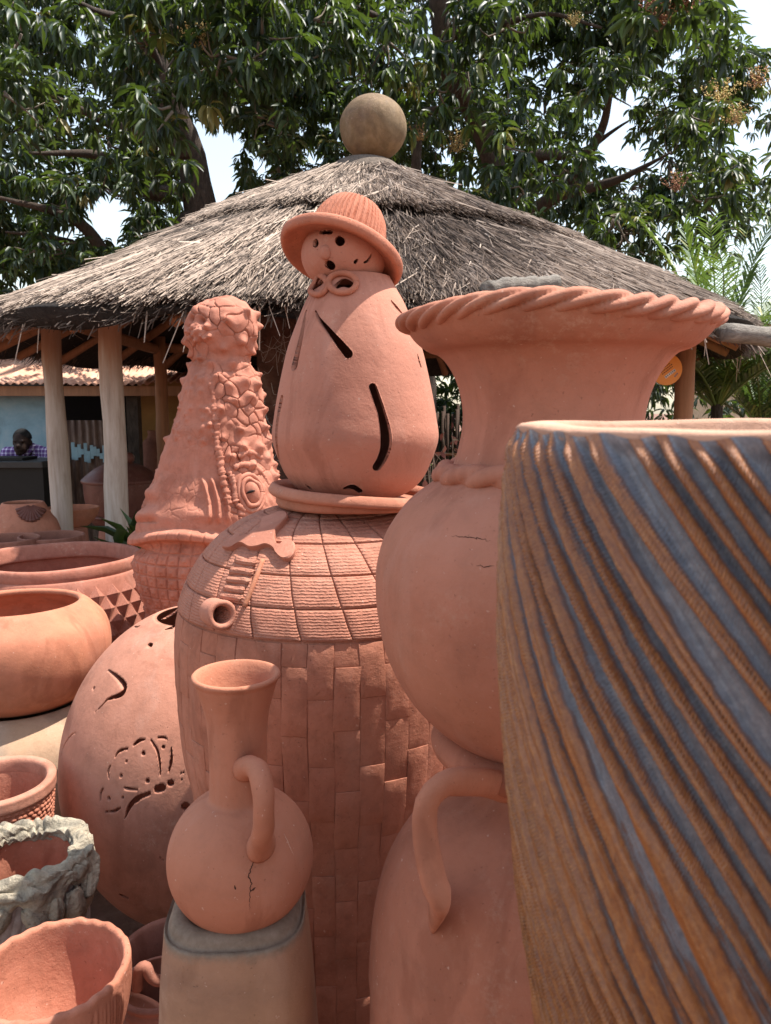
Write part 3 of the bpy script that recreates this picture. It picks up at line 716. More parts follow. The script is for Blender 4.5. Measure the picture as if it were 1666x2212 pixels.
clR = clump_field(620, 1720, -90, 620, 92, 82, 10.8, 13.2, .45, .78, 31, okR, .03) + clump_field(1080, 1700, -80, 470, 118, 105, 7.6, 9.2, .30, .52, 32, okR, .35) \
    + clump_field(760, 1050, -80, 200, 100, 90, 8.2, 9.6, .35, .55, 33, okR, .3)
build_tree('mango_tree', 'broad mango tree with flower panicles behind the right side of the hut', Rb, limbsR, clR, 30, 202,
           [(1420, 55, 7.6, .34, .15), (1480, 20, 7.6, .34, .1), (905, 305, 8.9, .24, .6), (980, 330, 8.9, .24, .75), (1555, 220, 7.6, .22, .8), (1590, 270, 7.6, .2, .6), (1460, 415, 7.6, .2, .2), (1240, 60, 7.8, .14, .95), (1640, 190, 7.6, .2, .5)])
# shrubs that close the view behind the hut
def shrub(label, c, rads, n, seed):
    o = thing('shrub', label, 'shrub', (c[0], c[1], 0)); r = np.random.default_rng(seed); cl = []
    for q in range(n):
        cl.append(((c[0] + r.normal(0, rads[0] * .5), c[1] + r.normal(0, rads[1] * .5), rads[2] * (.15 + .85 * r.random())), .5))
    B, fr, rnd, TW, L = canopy(cl, 20, seed); tag(leaves_mesh('crown', B, fr, rnd * .85, M['leaf'], o, (c[0], c[1], 0)), kind='stuff')
    r = np.random.default_rng(seed)
    st = [tube(smooth_curve([(r.normal(0, .15), r.normal(0, .1), -.05), (r.normal(0, .3), 0, .8), (r.normal(0, .6), 0, 1.6)], 6), np.linspace(.035, .012, 6), 5) for q in range(5)]
    mesh('stem', *merge(st), M['bark'], o)
shrub('dark leafy shrub behind the rusty shed roof', (-4.6, 12.4), (2.0, .6, 3.0), 22, 301)
shrub('dark leafy shrub seen under the roof left of the doll', (-1.9, 12.6), (1.6, .6, 2.6), 26, 302)
shrub('dark leafy shrub seen through the hut right of the doll', (1.0, 12.2), (1.6, .6, 2.6), 34, 303)
shrub('dark leafy shrub behind the right eave of the hut', (4.2, 12.4), (1.8, .6, 3.2), 22, 304)

# palms on the right
M['palm'] = by_attr('palm_leaflet', [(0, (.03, .06, .025)), (.4, (.065, .12, .045)), (.7, (.16, .22, .05)), (.9, (.42, .33, .06)), (1, (.50, .42, .30))], .45, spec=.5, trans=.25)
def frond(p0, d0, L, droop, parent, off_, seed, tone, n=46, ll=.34):
    r = np.random.default_rng(seed); d = np.array(d0, float); d /= np.linalg.norm(d); p = np.array(p0, float); pts = [p.copy()]
    for q in range(14):
        d = d + np.array([0, 0, -droop / 14]) + r.normal(0, .012, 3); d /= np.linalg.norm(d); p = p + d * L / 14; pts.append(p.copy())
    pts = np.array(pts); parts = [tube(pts - off_, np.linspace(.011, .003, 15), 5)]; A = [np.full(len(parts[0][0]), min(1, tone + .15))]
    V, F = [], []; A2 = []
    for q in range(n):
        f = .12 + .88 * q / n; x = np.array([np.interp(f * 14, np.arange(15), pts[:, k]) for k in range(3)]); tq = pts[min(14, int(f * 14) + 1)] - pts[int(f * 14) if f < 1 else 13]; tq /= np.linalg.norm(tq)
        for s in (-1, 1):
            sd = np.cross(tq, (0, 0, 1.0)); sd /= np.linalg.norm(sd) + 1e-6
            ld = sd * s * .75 + tq * (.62 + .1 * r.random()) + np.array([0, 0, .28 - .2 * r.random()]) + r.normal(0, .07, 3); ld /= np.linalg.norm(ld)
            l_ = ll * (.55 + .45 * math.sin(pi * min(1, f * .9 + .1))) * (.85 + .3 * r.random()); wv = np.cross(ld, (0, 0, 1.0)); wv = wv / (np.linalg.norm(wv) + 1e-6) * .011
            o_ = len(V); V += [x - off_ - wv * .5, x - off_ + wv * .5, x - off_ + ld * l_ * .55 + wv + (0, 0, -.02 * l_), x - off_ + ld * l_ * .55 - wv + (0, 0, -.02 * l_), x - off_ + ld * l_ + np.array((0, 0, -.28 * l_))]
            F += [(o_, o_ + 1, o_ + 2, o_ + 3), (o_ + 3, o_ + 2, o_ + 4)]; A2 += [min(1, max(0, tone + r.normal(0, .12)))] * 5
    Vm, Fm = merge([parts[0], (V, F)])
    mesh('frond', Vm, Fm, M['palm'], parent, smooth=False, attr={'rnd': np.concatenate([A[0], np.array(A2)])})
def palm(label, base, fr_list, seed):
    o = thing('palm', label, 'palm', tuple(base)); off_ = np.array(base, float)
    V, F = tube(smooth_curve([(0, 0, -.05), (.02, 0, base_h[seed] * .5), (0, 0, base_h[seed])], 8), np.linspace(.07, .05, 8), 10); mesh('stem', V, F, M['bark'], o)
    for q, (az, el, L, dr, tone) in enumerate(fr_list):
        d = (math.cos(az) * math.cos(el), math.sin(az) * math.cos(el), math.sin(el)); frond(off_ + (0, 0, base_h[seed] - .05), d, L, dr, o, off_, seed * 30 + q, tone)
base_h = {1: 1.75, 2: .75, 3: .5, 4: 1.5}
rr = np.random.default_rng(4)
fan = lambda n, a0, a1, e0, e1, L0, L1, tone, dr: [(a0 + (a1 - a0) * (q + rr.random() * .6) / n, e0 + (e1 - e0) * rr.random(), L0 + (L1 - L0) * rr.random(), dr * (.7 + .6 * rr.random()), tone + rr.normal(0, .08)) for q in range(n)]
palm('tall feathery palm behind the right edge of the straw roof', (2.95, 6.9, 0), fan(34, 0, 6.28, .7, 1.45, 1.2, 1.9, .5, 1.3), 1)
palm('low yellowing palm right of the red hut post', (2.75, 5.5, 0), fan(18, 0, 6.28, .35, 1.35, 1.0, 1.5, .80, 1.5), 2)
palm('dark low palm behind the red hut post', (2.35, 6.5, 0), fan(15, 0, 6.28, .5, 1.3, .9, 1.3, .35, 1.5), 3)
palm('pale green palm beyond the right eave of the hut', (3.75, 7.7, 0), fan(26, 0, 6.28, .8, 1.45, 1.4, 2.0, .45, 1.3), 4)
# dry weed in the hut's shade right of the doll
dw = P(965, 985, 4.2); wd = thing('dry_weed', 'dry thorny weed with reddish leaves beside the doll under the hut roof', 'weed', (dw.x, 4.2, 0)); r = np.random.default_rng(8); st = []
for q in range(16):
    a = np.array((r.normal(0, .02), r.normal(0, .05), -.02)); tip = np.array((r.normal(0, .10), r.normal(0, .12), 1.2 + .55 * r.random())); md = (a + tip) / 2 + r.normal(0, .05, 3)
    st.append(tube(smooth_curve([a, md, tip], 8), np.linspace(.006, .0018, 8), 4))
    for e in range(4):
        q0 = md + (tip - md) * r.random(); st.append(tube([q0, q0 + r.normal(0, .07, 3)], [.002, .001], 3))
mesh('stem', *merge(st), plain('dry_stem', (.36, .27, .19), .9, bmp=0), wd)
n = 60; B = np.stack([r.normal(0, .09, n), r.normal(0, .1, n), 1.15 + .45 * r.random(n)], 1); L = .035 + .03 * r.random(n)
lv = leaves_mesh('foliage', B, leaf_frames(B, r.normal(size=(n, 3)), L, L * .5, r.normal(0, 1, n)), r.random(n), by_attr('dry_leaf', [(0, (.16, .05, .04)), (.6, (.30, .12, .08)), (1, (.42, .30, .18))], .8), wd, (0, 0, 0)); tag(lv, kind='stuff')
# stick fence behind the hut
M['reed'] = plain('dark_reed', (.07, .042, .03), .9, scale=6, bmp=.2)
fe = thing('stick_fence', 'fence of thin upright sticks in the shade behind the hut', 'fence', (1.0, 9.6, 0)); r = np.random.default_rng(12)
for q in range(70):
    x = -1.2 + .045 * q + r.normal(0, .006); pole((x, .03 * (q % 2), -.05), (x + r.normal(0, .012), .03 * (q % 2), 1.62 + .18 * r.random()), .024 + .006 * r.random(), .020, M['reed'], fe, 'stick', 500 + q, 4, 6, .002)
for z in (.5, 1.15): pole((-1.25, -.03, z), (2.0, -.03, z), .018, .016, M['wood_red'], fe, 'rail', 600 + int(z * 10), 8, 6)
bl = thing('building', 'pale sand coloured building far off behind the palms at the right edge', 'building', (9.3, 17, 0)); bo = np.array([9.3, 17, 0])
bpart('wall', 7.2, 11.5, 16.4, 19, -.05, 3.3, plain('sand_render', (.58, .46, .31), .9), bl, bo); bpart('roof', 7.0, 11.7, 16.2, 19.2, 3.303, 3.45, M['rust'], bl, bo)
bpart('window', 7.9, 8.9, 16.33, 16.39, 1.1, 2.3, M['black'], bl, bo)
# ================================================================== POTTERY
def facing(Xc, Yc, n1, n2, half=1.5):
    a0 = math.atan2(-Yc, -Xc)
    return np.concatenate([np.linspace(a0 - half, a0 + half, n1, endpoint=False), np.linspace(a0 + half, a0 + 2 * pi - half, n2, endpoint=False)])
def seg_dist(V, pts, hw):
    """signed distance to a brush stroke with varying half width, and the nearest axis point"""
    best = np.full(len(V), 1e9); near = np.zeros_like(V)
    for a, b, ha, hb in zip(pts[:-1], pts[1:], hw[:-1], hw[1:]):
        d = b - a; L2 = d @ d + 1e-12; t = np.clip((V - a) @ d / L2, 0, 1); q = a + t[:, None] * d
        s = np.linalg.norm(V - q, axis=1) - (ha + (hb - ha) * t); u = s < best
        best[u] = s[u]; near[u] = q[u]
    return best, near
def stroke(tree, pts, w, y, Y, n=None):
    """photo polyline + widths -> polyline on the surface"""
    n = n or max(2, len(pts) * 4)
    p = smooth_curve(pts, n) if len(pts) > 2 else resample(np.array(pts, float), n)
    o, k = [], []
    W = np.interp(np.linspace(0, 1, n), np.linspace(0, 1, len(w)), w)
    for (a, b_), ww in zip(p, W):
        l, _ = hit(tree, a, b_)
        if l is not None: o.append(np.array(l)); k.append(ww * scale_at(y, Y) * .5)
    return np.array(o), np.array(k)
def holed(name, curve, thetas, loc, th, strokes, mat, parent, cell):
    V, F = lathe(curve, thetas=thetas); W = V + np.array(loc)
    sd = np.full(len(V), 1e9); nr = np.zeros_like(V)
    for p, hw in strokes:
        if len(p) == 1: p, hw = np.vstack([p, p + 1e-5]), np.r_[hw, hw]
        lo, hi = p.min(0) - .05, p.max(0) + .05; m = np.all((W > lo) & (W < hi), 1); ix = np.where(m)[0]
        if not len(ix): continue
        s, q = seg_dist(W[ix], p, hw); u = s < sd[ix]; sd[ix[u]] = s[u]; nr[ix[u]] = q[u]
    sn = np.abs(sd) < cell * .55
    d = W[sn] - nr[sn]; d /= np.linalg.norm(d, axis=1)[:, None] + 1e-9; W[sn] -= d * sd[sn][:, None]; sd[sn] = 0
    V = W - np.array(loc)
    keep = sd[F].mean(1) > -1e-7
    Fk = F[keep]; r = np.hypot(V[:, 0], V[:, 1]); f = np.maximum(r - th, r * .3) / np.maximum(r, 1e-6)
    Vi = V * np.stack([f, f, np.ones_like(f)], 1); Vi[:, 2] += np.where(r < .03, -.004, 0)
    n = len(V); e = np.concatenate([Fk[:, [0, 1]], Fk[:, [1, 2]], Fk[:, [2, 3]], Fk[:, [3, 0]]])
    key = np.minimum(e[:, 0], e[:, 1]).astype(np.int64) * n + np.maximum(e[:, 0], e[:, 1])
    _, idx, cnt = np.unique(key, return_index=True, return_counts=True); be = e[idx[cnt == 1]]
    side = np.stack([be[:, 1], be[:, 0], be[:, 0] + n, be[:, 1] + n], 1)
    return mesh(name, np.vstack([V, Vi]), np.vstack([Fk, Fk[:, ::-1] + n, side]), mat, parent)
def on_surface(tree, pts, lift, n):
    p = smooth_curve(pts, n) if len(pts) > 2 else resample(np.array(pts, float), n); o, nn = [], []
    for a, b_ in p:
        l, q = hit(tree, a, b_)
        if l is not None: o.append(np.array(l + q * lift)); nn.append(np.array(q))
    return np.array(o), np.array(nn)
def rope_ring(R, z, ra, rb, N_, k, amp, nth=640, nph=20, sq=.6):
    th = np.linspace(0, 2 * pi, nth, endpoint=False); ph = np.linspace(0, 2 * pi, nph, endpoint=False); T, Q = np.meshgrid(th, ph, indexing='ij')
    l = np.abs(np.sin(.5 * (N_ * T + k * Q + .5 * np.sin(T * 5) + .4 * np.sin(T * 11 + 1)))) ** sq; f = 1 - amp + amp * 1.25 * l
    r = R + ra * np.cos(Q) * f; zz = z + rb * np.sin(Q) * f + .004 * np.sin(T * 3 + 1)
    V = np.stack([r * np.cos(T), r * np.sin(T), zz], -1).reshape(-1, 3)
    i = np.arange(nth)[:, None]; j = np.arange(nph)[None]
    F = np.stack([i * nph + j, ((i + 1) % nth) * nph + j, ((i + 1) % nth) * nph + (j + 1) % nph, i * nph + (j + 1) % nph], -1).reshape(-1, 4)
    return V, F

# ------------------------------------------------------------------ large flared jar (front right) on an amphora
FY = 1.1; FX = .2158 * FY
fj = thing('flared_jar', 'large clay jar with wide flared neck and twisted rope rim standing on the amphora', 'jar', (FX, FY, 0))
low = silh(FX, FY, [(935, 1040), (880, 1085), (835, 1150), (815, 1210), (810, 1260), (815, 1330), (835, 1410), (882, 1490), (948, 1552), (1020, 1592), (1090, 1612)])[::-1]
neck = silh(FX, FY, [(974, 1008), (985, 985), (995, 940), (998, 900), (990, 850), (972, 805), (945, 770), (915, 752)])
ztop = P(858, 690, FY).z; Rr = silh(FX, FY, [(858, 690)])[0][0]
neck = neck[:-1] + [(Rr * .83, ztop - .042), (Rr * .905, ztop - .029), (Rr * .955, ztop - .014)]
bz = low[0][1]; prof = [(.05, bz - .012), (.10, bz - .008)] + low
prof = smooth_curve(prof, 70).tolist() + smooth_curve([low[-1]] + neck, 50).tolist()[2:]
Vf, Ff = lathe(vessel(prof, .014, .02, 50), 160)
Vf = Vf + (wob(Vf, .0025, 9, 5)[:, None]) * np.array([1, 1, 0]); mesh('body', Vf, Ff, M['flare'], fj)
V, F = rope_ring(Rr - .020, ztop - .004, .021, .0135, 33, -4, .42, 900, 28, .8); V[:, 2] += wob(V, .004, 8, 3); mesh('rope_rim', V, F, M['flare'], fj)
nz_ = silh(FX, FY, [(937, 1020)])[0]
V, F = rope_ring(nz_[0] - .016, nz_[1] - .001, .018, .017, 15, -2, .38, 480, 16); V[:, 2] += wob(V, .003, 10, 6); mesh('neck_rope', V, F, M['flare'], fj)
ft = bvh(Vf, Ff, (FX, FY, 0))
crackm = plain('crack', (.05, .02, .014), .95, bmp=0)
def crack(tree, pts, w, parent, loc, n=40, jit=2.0, seed=0, mat=None, name='crack'):
    r = np.random.default_rng(seed); p = resample(np.array(pts, float), n); p[1:-1] += r.normal(0, jit, (n - 2, 2))
    o, nn = [], []
    for a, b_ in p:
        l, q = hit(tree, a, b_)
        if l is not None: o.append(np.array(l + q * .0002)); nn.append(np.array(q))
    if len(o) < 3: return
    o = np.array(o) - np.array(loc); ww = w * np.sin(np.linspace(.25, pi - .15, len(o))) * (.6 + .7 * r.random(len(o)))
    V, F = tube(o, ww, 6, .35, nn[0]); return mesh(name, V, F, mat or crackm, parent)
crack(ft, [(975, 1158), (1010, 1160), (1060, 1168)], .0006, fj, (FX, FY, 0), 20, 1.5, 1)
crack(ft, [(1030, 1222), (1050, 1225), (1068, 1222)], .0006, fj, (FX, FY, 0), 10, 1.2, 2)

am = thing('amphora', 'tall clay amphora with curved loop handles carrying the large flared jar', 'amphora', (FX, FY, 0))
rimz = silh(FX, FY, [(934, 1590)])[0]
bodyp = silh(FX, FY, [(802, 2212), (798, 2110), (805, 2000), (825, 1905), (862, 1828), (910, 1768), (965, 1722), (1010, 1700)])
bodyp = [(.19, .0), (.22, .05), (.272, .25)] + [q for q in bodyp if q[1] > .3]
bodyp += [(bodyp[-1][0] - .025, bodyp[-1][1] + .028), (rimz[0] - .045, rimz[1] - .035), (rimz[0] - .03, rimz[1] - .012)]
oc = smooth_curve(bodyp, 90)
Va, Fa = lathe(vessel(oc, .016, .05, 50), 128); Va = Va + wob(Va, .003, 8, 7)[:, None] * np.array([1, 1, 0]); mesh('body', Va, Fa, M['amphora'], am)
V, F = lathe([(rimz[0] - .024 + .026 * math.cos(a), rimz[1] - .002 + .023 * math.sin(a)) for a in np.linspace(0, 2 * pi, 25)], 128); mesh('rim', V, F, M['amphora'], am)
at = bvh(Va, Fa, (FX, FY, 0))
def amph_handle(mirror=False):
    e1, n1 = hit(at, 938, 1972); e0, n0 = hit(at, 1010, 1712)
    pts = [np.array(P(1105, 1698, 1.01)), np.array(P(1062, 1692, .965))]
    for x, y, Y in ((1015, 1689, .925), (965, 1690, .888), (925, 1728, .868), (918, 1790, .862), (928, 1860, .852), (942, 1915, .845), (952, 1938, .848)): pts.append(np.array(P(x, y, Y)))
    pts.append(np.array(e1) + (0, .004, 0)); c = smooth_curve(pts, 36) - np.array((FX, FY, 0)); rad = np.r_[np.linspace(.024, .0205, 6), np.linspace(.0205, .0215, 18), np.linspace(.0215, .026, 12)]; fl_ = np.r_[np.full(22, .66), np.linspace(.66, .28, 14)]
    if mirror: c = c * np.array((-1, -1, 1))
    V, F = tube(c, rad, 18, fl_, (0, -1, .0)); V += wob(V, .0012, 18, 3)[:, None]
    mesh('handle', V, F, M['jug'], am)
amph_handle(); amph_handle(True)

# ------------------------------------------------------------------ carved bark pot (near right)
KX, KY, KS = .2835, .53, .56
KT = EYE.z - .0142
kp = thing('carved_pot', 'tall slate and rust coloured pot with twisted bark-like ridges in the near right corner', 'pot', (KX, KY, KT - .86))
pz = [(0.205, -.86), (.225, -.80), (.15 / .56 * .0 + .245, -.70), (.265, -.62), (.288, -.46), (.328, -.30), (.350, -.17), (.352, -.08), (.347, -.02), (.342, 0.0)]
kc = smooth_curve([(a * KS, b_ + .86) for a, b_ in pz], 420); ko = .86
def kdisp(r, z, T):
    d = z - ko; a = T + 4.0 * d + 1.2 * d * d
    a = a + .05 * np.sin(z * 17 + T * 3) + .02 * np.sin(z * 31 + T * 9) + .005 * np.sin(z * 70 + T * 17)
    ph = 58 * a + .9 * np.sin(a * 5 + z * 5) + .7 * np.sin(a * 13 - z * 9) + .55 * np.sin(a * 29 + z * 16)
    w1 = .5 + .5 * np.cos(ph); ridge = np.clip((w1 - .34) / .66, 0, 1) ** .8; ridge = ridge * (1 - .35 * np.exp(-((w1 - .93) / .05) ** 2) * (np.sin(ph) > -.2))
    fine = (.5 + .5 * np.cos(ph * 3 + 4 * np.sin(z * 7 + T * 2)))
    low_ = fade(-d, .12, .36)
    h = ridge * (1 - .2 * low_) * (.78 + .22 * fine) + .30 * low_ * (.5 + .5 * np.cos(ph * 2 + 1.0 + 1.5 * np.sin(z * 11))) + .05 * np.cos(ph * 7 + 3 * np.sin(z * 13)) + .035 * np.cos(ph * 13 + 2 * np.sin(z * 29)) + .018 * np.sin(T * 140 + z * 90) * np.sin(z * 170 - T * 40) + .03 * np.sin(T * 67 - z * 70) * np.sin(z * 31 + T * 31)
    edge = fade(-d, .0, .012)
    kdisp.h = h; kdisp.a = a
    return r + (h - .45) * .0130 * edge, z + .0015 * np.sin(T * 31) * (1 - edge), T
V, F = lathe(kc, thetas=facing(KX, KY, 1100, 260, 1.25), disp=kdisp); hh = kdisp.h.reshape(-1); ha_ = kdisp.a.reshape(-1)
m, t, b = nodes('glazed_bark'); a_ = N(t, 'ShaderNodeAttribute', attribute_name='ridge'); v = coords(t)
sep = t.nodes.new('ShaderNodeSeparateXYZ'); t.links.new(v, sep.inputs[0])
tw = N(t, 'ShaderNodeAttribute', attribute_name='twist'); cmb = t.nodes.new('ShaderNodeCombineXYZ')
t.links.new(math_(t, 'MULTIPLY', tw.outputs['Fac'], .19), cmb.inputs[0]); t.links.new(math_(t, 'MULTIPLY', sep.outputs[2], .16), cmb.inputs[1]); v2 = cmb.outputs[0]
nz1 = math_(t, 'ADD', math_(t, 'MULTIPLY', noise(t, v2, 150, 5, .7, .3), .34), math_(t, 'MULTIPLY', noise(t, v, 130, 8, .85), .66)); nz2 = noise(t, v, 9, 5, .65, .6); nz3 = math_(t, 'ADD', math_(t, 'MULTIPLY', noise(t, v2, 420, 4, .7), .45), math_(t, 'MULTIPLY', noise(t, v, 280, 5, .8), .55))
fac = math_(t, 'ADD', a_.outputs['Fac'], math_(t, 'MULTIPLY', math_(t, 'SUBTRACT', nz1, .5), .8))
lowf = ramp(t, math_(t, 'MULTIPLY', math_(t, 'SUBTRACT', .86, sep.outputs[2]), 2.0), [(.12, 0.0), (.85, 1.0)])
fac = math_(t, 'ADD', fac, math_(t, 'MULTIPLY', lowf, .34)); fac = math_(t, 'ADD', fac, math_(t, 'MULTIPLY', math_(t, 'SUBTRACT', nz2, .5), .9))
hi = ramp(t, nz3, [(.28, (.13, .036, .011)), (.48, (.31, .100, .020)), (.72, (.50, .20, .048))])
col = mix(t, ramp(t, fac, [(.40, 0.0), (.57, 1.0)]), ramp(t, nz1, [(.30, (.075, .083, .105)), (.5, (.175, .187, .22)), (.70, (.38, .37, .38))]), hi)  # slate glaze; its palest tone paints in blue-grey sky highlights
col = mix(t, ramp(t, math_(t, 'MULTIPLY', ramp(t, fac, [(.33, 0.0), (.41, 1.0), (.47, 1.0), (.62, 0.0)]), 1.0), [(0, 0.0), (1, .75)]), col, (.10, .034, .018))
t.links.new(col, b.inputs['Base Color']); b.inputs['Roughness'].default_value = .42; b.inputs['Specular IOR Level'].default_value = .6; b.inputs['Coat Weight'].default_value = .6; b.inputs['Coat Roughness'].default_value = .2
bump(t, b, math_(t, 'ADD', nz1, math_(t, 'MULTIPLY', nz3, .7)), .5, .004)
mesh('wall', V, F, m, kp, attr={'ridge': hh, 'twist': ha_})
rt = kc[-1][0]
V, F = lathe([(rt - .001, ko - .002), (rt, ko + .0025), (rt - .004, ko + .005), (rt - .022, ko + .005), (rt - .026, ko + .001), (rt - .03, ko - .05), (rt - .028, ko - .3), (.10, .04), (.0008, .03)], 160)
V[:, 2] += np.where(V[:, 2] > ko - .01, wob(V, .0016, 30, 4), 0); mesh('lip', V, F, clay('pale_lip', (.56, .27, .17), pale=.8, seed=21), kp)
V, F = lathe(vessel(smooth_curve([(.17, 0), (.20, .1), (.19, .5), (.14, KT - .866)], 30), .02), 64)
tag(mesh('support_pot', V, F, M['amphora'], None, (KX, KY, 0)), 'plain clay pot carrying the carved bark-like pot', 'pot')

# ------------------------------------------------------------------ hut-shaped jar in the middle, built of clay slabs
DY = 1.65; DX = P(715, 1400, DY).x
dj = thing('hut_jar', 'big round jar modelled as a hut of clay slabs with a gridded thatch dome', 'jar', (DX, DY, 0))
dome = silh(DX, DY, [(600, 1100), (560, 1112), (520, 1130), (470, 1167), (430, 1215), (400, 1272), (383, 1335), (378, 1400), (381, 1480), (388, 1560), (400, 1640), (420, 1730)])
tz = dome[0][1]
dome = [(.001, tz + .004), (.06, tz + .003)] + dome + [(.27, .42), (.24, .2), (.225, .0)]
dc = smooth_curve(dome, 400)[::-1]                                 # bottom to top
sD = np.r_[0, np.cumsum(np.linalg.norm(np.diff(dc, axis=0), axis=1))]
tD = np.gradient(dc, axis=0); tD /= np.linalg.norm(tD, axis=1)[:, None]; nD = np.stack([tD[:, 1], -tD[:, 0]], 1)
core = dc - nD * .0012
Vd, Fd = lathe(core[::4], 128); mesh('core', Vd, Fd, M['slab'], dj); dt = bvh(*lathe(dc[::4], 160), (DX, DY, 0))
def s_at(x, y):
    l, _ = hit(dt, x, y); return float(np.interp(l.z, dc[:, 1], sD)), math.atan2(l.y - DY, l.x - DX)
def patch(t0, t1, s0, s1, h, mat, name, parent, nx=7, ny=7, skew=0.0, bl=.0035, tilt=0.0, seed=0, eb=.35, tw=0.0):
    u = np.concatenate([[0, 0], np.linspace(0, 1, nx), [1, 1]]); W_ = np.concatenate([[0, 0], np.linspace(0, 1, ny), [1, 1]])
    Rm = float(np.interp((s0 + s1) / 2, sD, dc[:, 0])); eu, ev = bl / max(.01, (t1 - t0) * Rm), bl / (s1 - s0)
    u = u.copy(); u[2] += eu; u[-3] -= eu; W_ = W_.copy(); W_[2] += ev; W_[-3] -= ev
    hu = np.ones(len(u)); hu[[0, -1]] = -1; hu[[1, -2]] = eb; hv = np.ones(len(W_)); hv[[0, -1]] = -1; hv[[1, -2]] = eb
    U, W2 = np.meshgrid(u, W_, indexing='ij'); H = np.minimum(hu[:, None], hv[None]) 
    r_ = np.random.default_rng(seed); 
    S = s0 + (s1 - s0) * W2; S = S + .002 * np.sin(U * 5 + seed) * (1 - 2 * np.abs(W2 - .5)); T = t0 + (t1 - t0) * U + tw * (srow[-1] - S) + skew * (W2 - .5) + .0015 * np.sin(W2 * 6 + seed)
    R = np.interp(S, sD, dc[:, 0]); Z = np.interp(S, sD, dc[:, 1]); NR = np.interp(S, sD, nD[:, 0]); NZ = np.interp(S, sD, nD[:, 1])
    hh = np.where(H > 0, h * H + tilt * (W2 - .5), -.003) + np.where(H >= 1, .0006 * np.sin(U * 9 + seed) * np.sin(W2 * 7 + seed * 2), 0)
    R, Z = R + NR * hh, Z + NZ * hh; V = np.stack([R * np.cos(T), R * np.sin(T), Z], -1).reshape(-1, 3)
    a, c = len(u), len(W_); i = np.arange(a - 1)[:, None] * c; j = np.arange(c - 1)[None]
    F = np.stack([i + j, i + c + j, i + c + j + 1, i + j + 1], -1).reshape(-1, 4)
    return mesh(name, V, F, mat, parent)
# thatch grid
ys = [1388, 1318, 1247, 1178, 1124]; srow = [s_at(690, y)[0] for y in ys] + [float(sD[np.argmin(np.abs(dc[:, 1] - (tz + .004)))])]
NM = 22; th0 = s_at(720, 1388)[1]
for q in range(NM):
    for e in range(5):
        patch(th0 + 2 * pi * q / NM + .004, th0 + 2 * pi * (q + 1) / NM - .004, srow[e] + .0012, srow[e + 1] - .0012, .0042, M['rope'], 'roof_panel', dj, 6, 6, .0, .0028, -.0006, q * 7 + e, .6, .95)
# wall slabs: staggered strips, alternately proud and sunk
NW = 44; r = np.random.default_rng(3); s_top = srow[0] - .003
for q in range(NW):
    s1 = s_top; row = 0
    L0 = (.042, .10)[q % 2]
    while s1 > .02 and row < 7:
        ln = L0 if row == 0 else .105 + .03 * r.random(); s0 = max(.005, s1 - ln); hgt = (.0005, .0016)[(q + row) % 2] + .0006 * r.random()
        patch(th0 + 2 * pi * (q + .012 * r.random()) / NW, th0 + 2 * pi * (q + 1 - .012 * r.random()) / NW, s0 + .0004, s1 - .0004, hgt, M['slab'], 'wall_slab', dj, 4, 5, .02 * r.normal() * .3, .0008, .0012 * r.normal() * .5, q * 11 + row, .8)
        s1 = s0; row += 1
def lifted(pts_xy, lift): return [np.array(hit(dt, x, y)[0] + hit(dt, x, y)[1] * lift) for x, y in pts_xy]
# cut-out clay plaque
outline = [(490, 1192), (503, 1177), (520, 1163), (526, 1171), (548, 1163), (568, 1153), (571, 1140), (574, 1131), (592, 1124), (612, 1117), (623, 1120), (624, 1130), (612, 1143), (601, 1155), (598, 1172), (603, 1186), (612, 1187), (624, 1178), (638, 1182), (641, 1197), (632, 1212), (617, 1216), (604, 1205), (595, 1192), (580, 1186), (563, 1191), (545, 1192), (527, 1183), (505, 1193)]
op = smooth_curve(outline + outline[:1], 110)[:-1]; ctr = np.array([560, 1172])
loc_ = np.array((DX, DY, 0)); topv = lifted(op, .014); botv = lifted(op, .002); insv = lifted(op + (ctr - op) * .04, .0165)
n = len(op); bm = bmesh.new(); vt = [bm.verts.new(p - loc_) for p in insv]; vm = [bm.verts.new(p - loc_) for p in topv]; vb = [bm.verts.new(p - loc_) for p in botv]
f0 = bm.faces.new(vt); 
for q in range(n):
    e = (q + 1) % n; bm.faces.new((vm[q], vm[e], vt[e], vt[q])); bm.faces.new((vb[q], vb[e], vm[e], vm[q]))
bmesh.ops.triangulate(bm, faces=[f0]); bmesh.ops.recalc_face_normals(bm, faces=bm.faces)
me = bpy.data.meshes.new('plaque'); bm.to_mesh(me); me.materials.append(M['doll']); link('plaque', me, dj)
# clay ladder
for xl, xr, yy in ((512, 557, 1216), (504, 549, 1237), (497, 542, 1256), (489, 532, 1275), (483, 526, 1292)):
    p = lifted([(xl, yy - 2), ((xl + xr) / 2, yy), (xr, yy + 3)], .003); V, F = tube(smooth_curve(p, 8) - loc_, .0078, 10, 1.0); V += wob(V, .0009, 140, yy)[:, None]; mesh('ladder_rung', V, F, M['rope'], dj)
p = lifted([(570, 1212), (558, 1245), (545, 1278), (531, 1312)], .004); mesh('ladder_rail', *tube(smooth_curve(p, 14) - loc_, .005, 8), M['ochre'], dj)
# short spout
a0, an = hit(dt, 463, 1322); a0 = np.array(a0); ax = np.array(P(487, 1331, a0[1] - .062)) - a0; ax = ax / np.linalg.norm(ax)
prf = smooth_curve([(.026, 0), (.027, .02), (.0265, .045), (.028, .062)], 14); V, F = lathe(vessel(prf, .011, .012, 10), 32)
rq = Vector(ax).to_track_quat('Z', 'Y'); mesh('spout', V, F, M['doll'], dj, tuple(a0 - loc_ - ax * .012), rot=rq.to_euler())

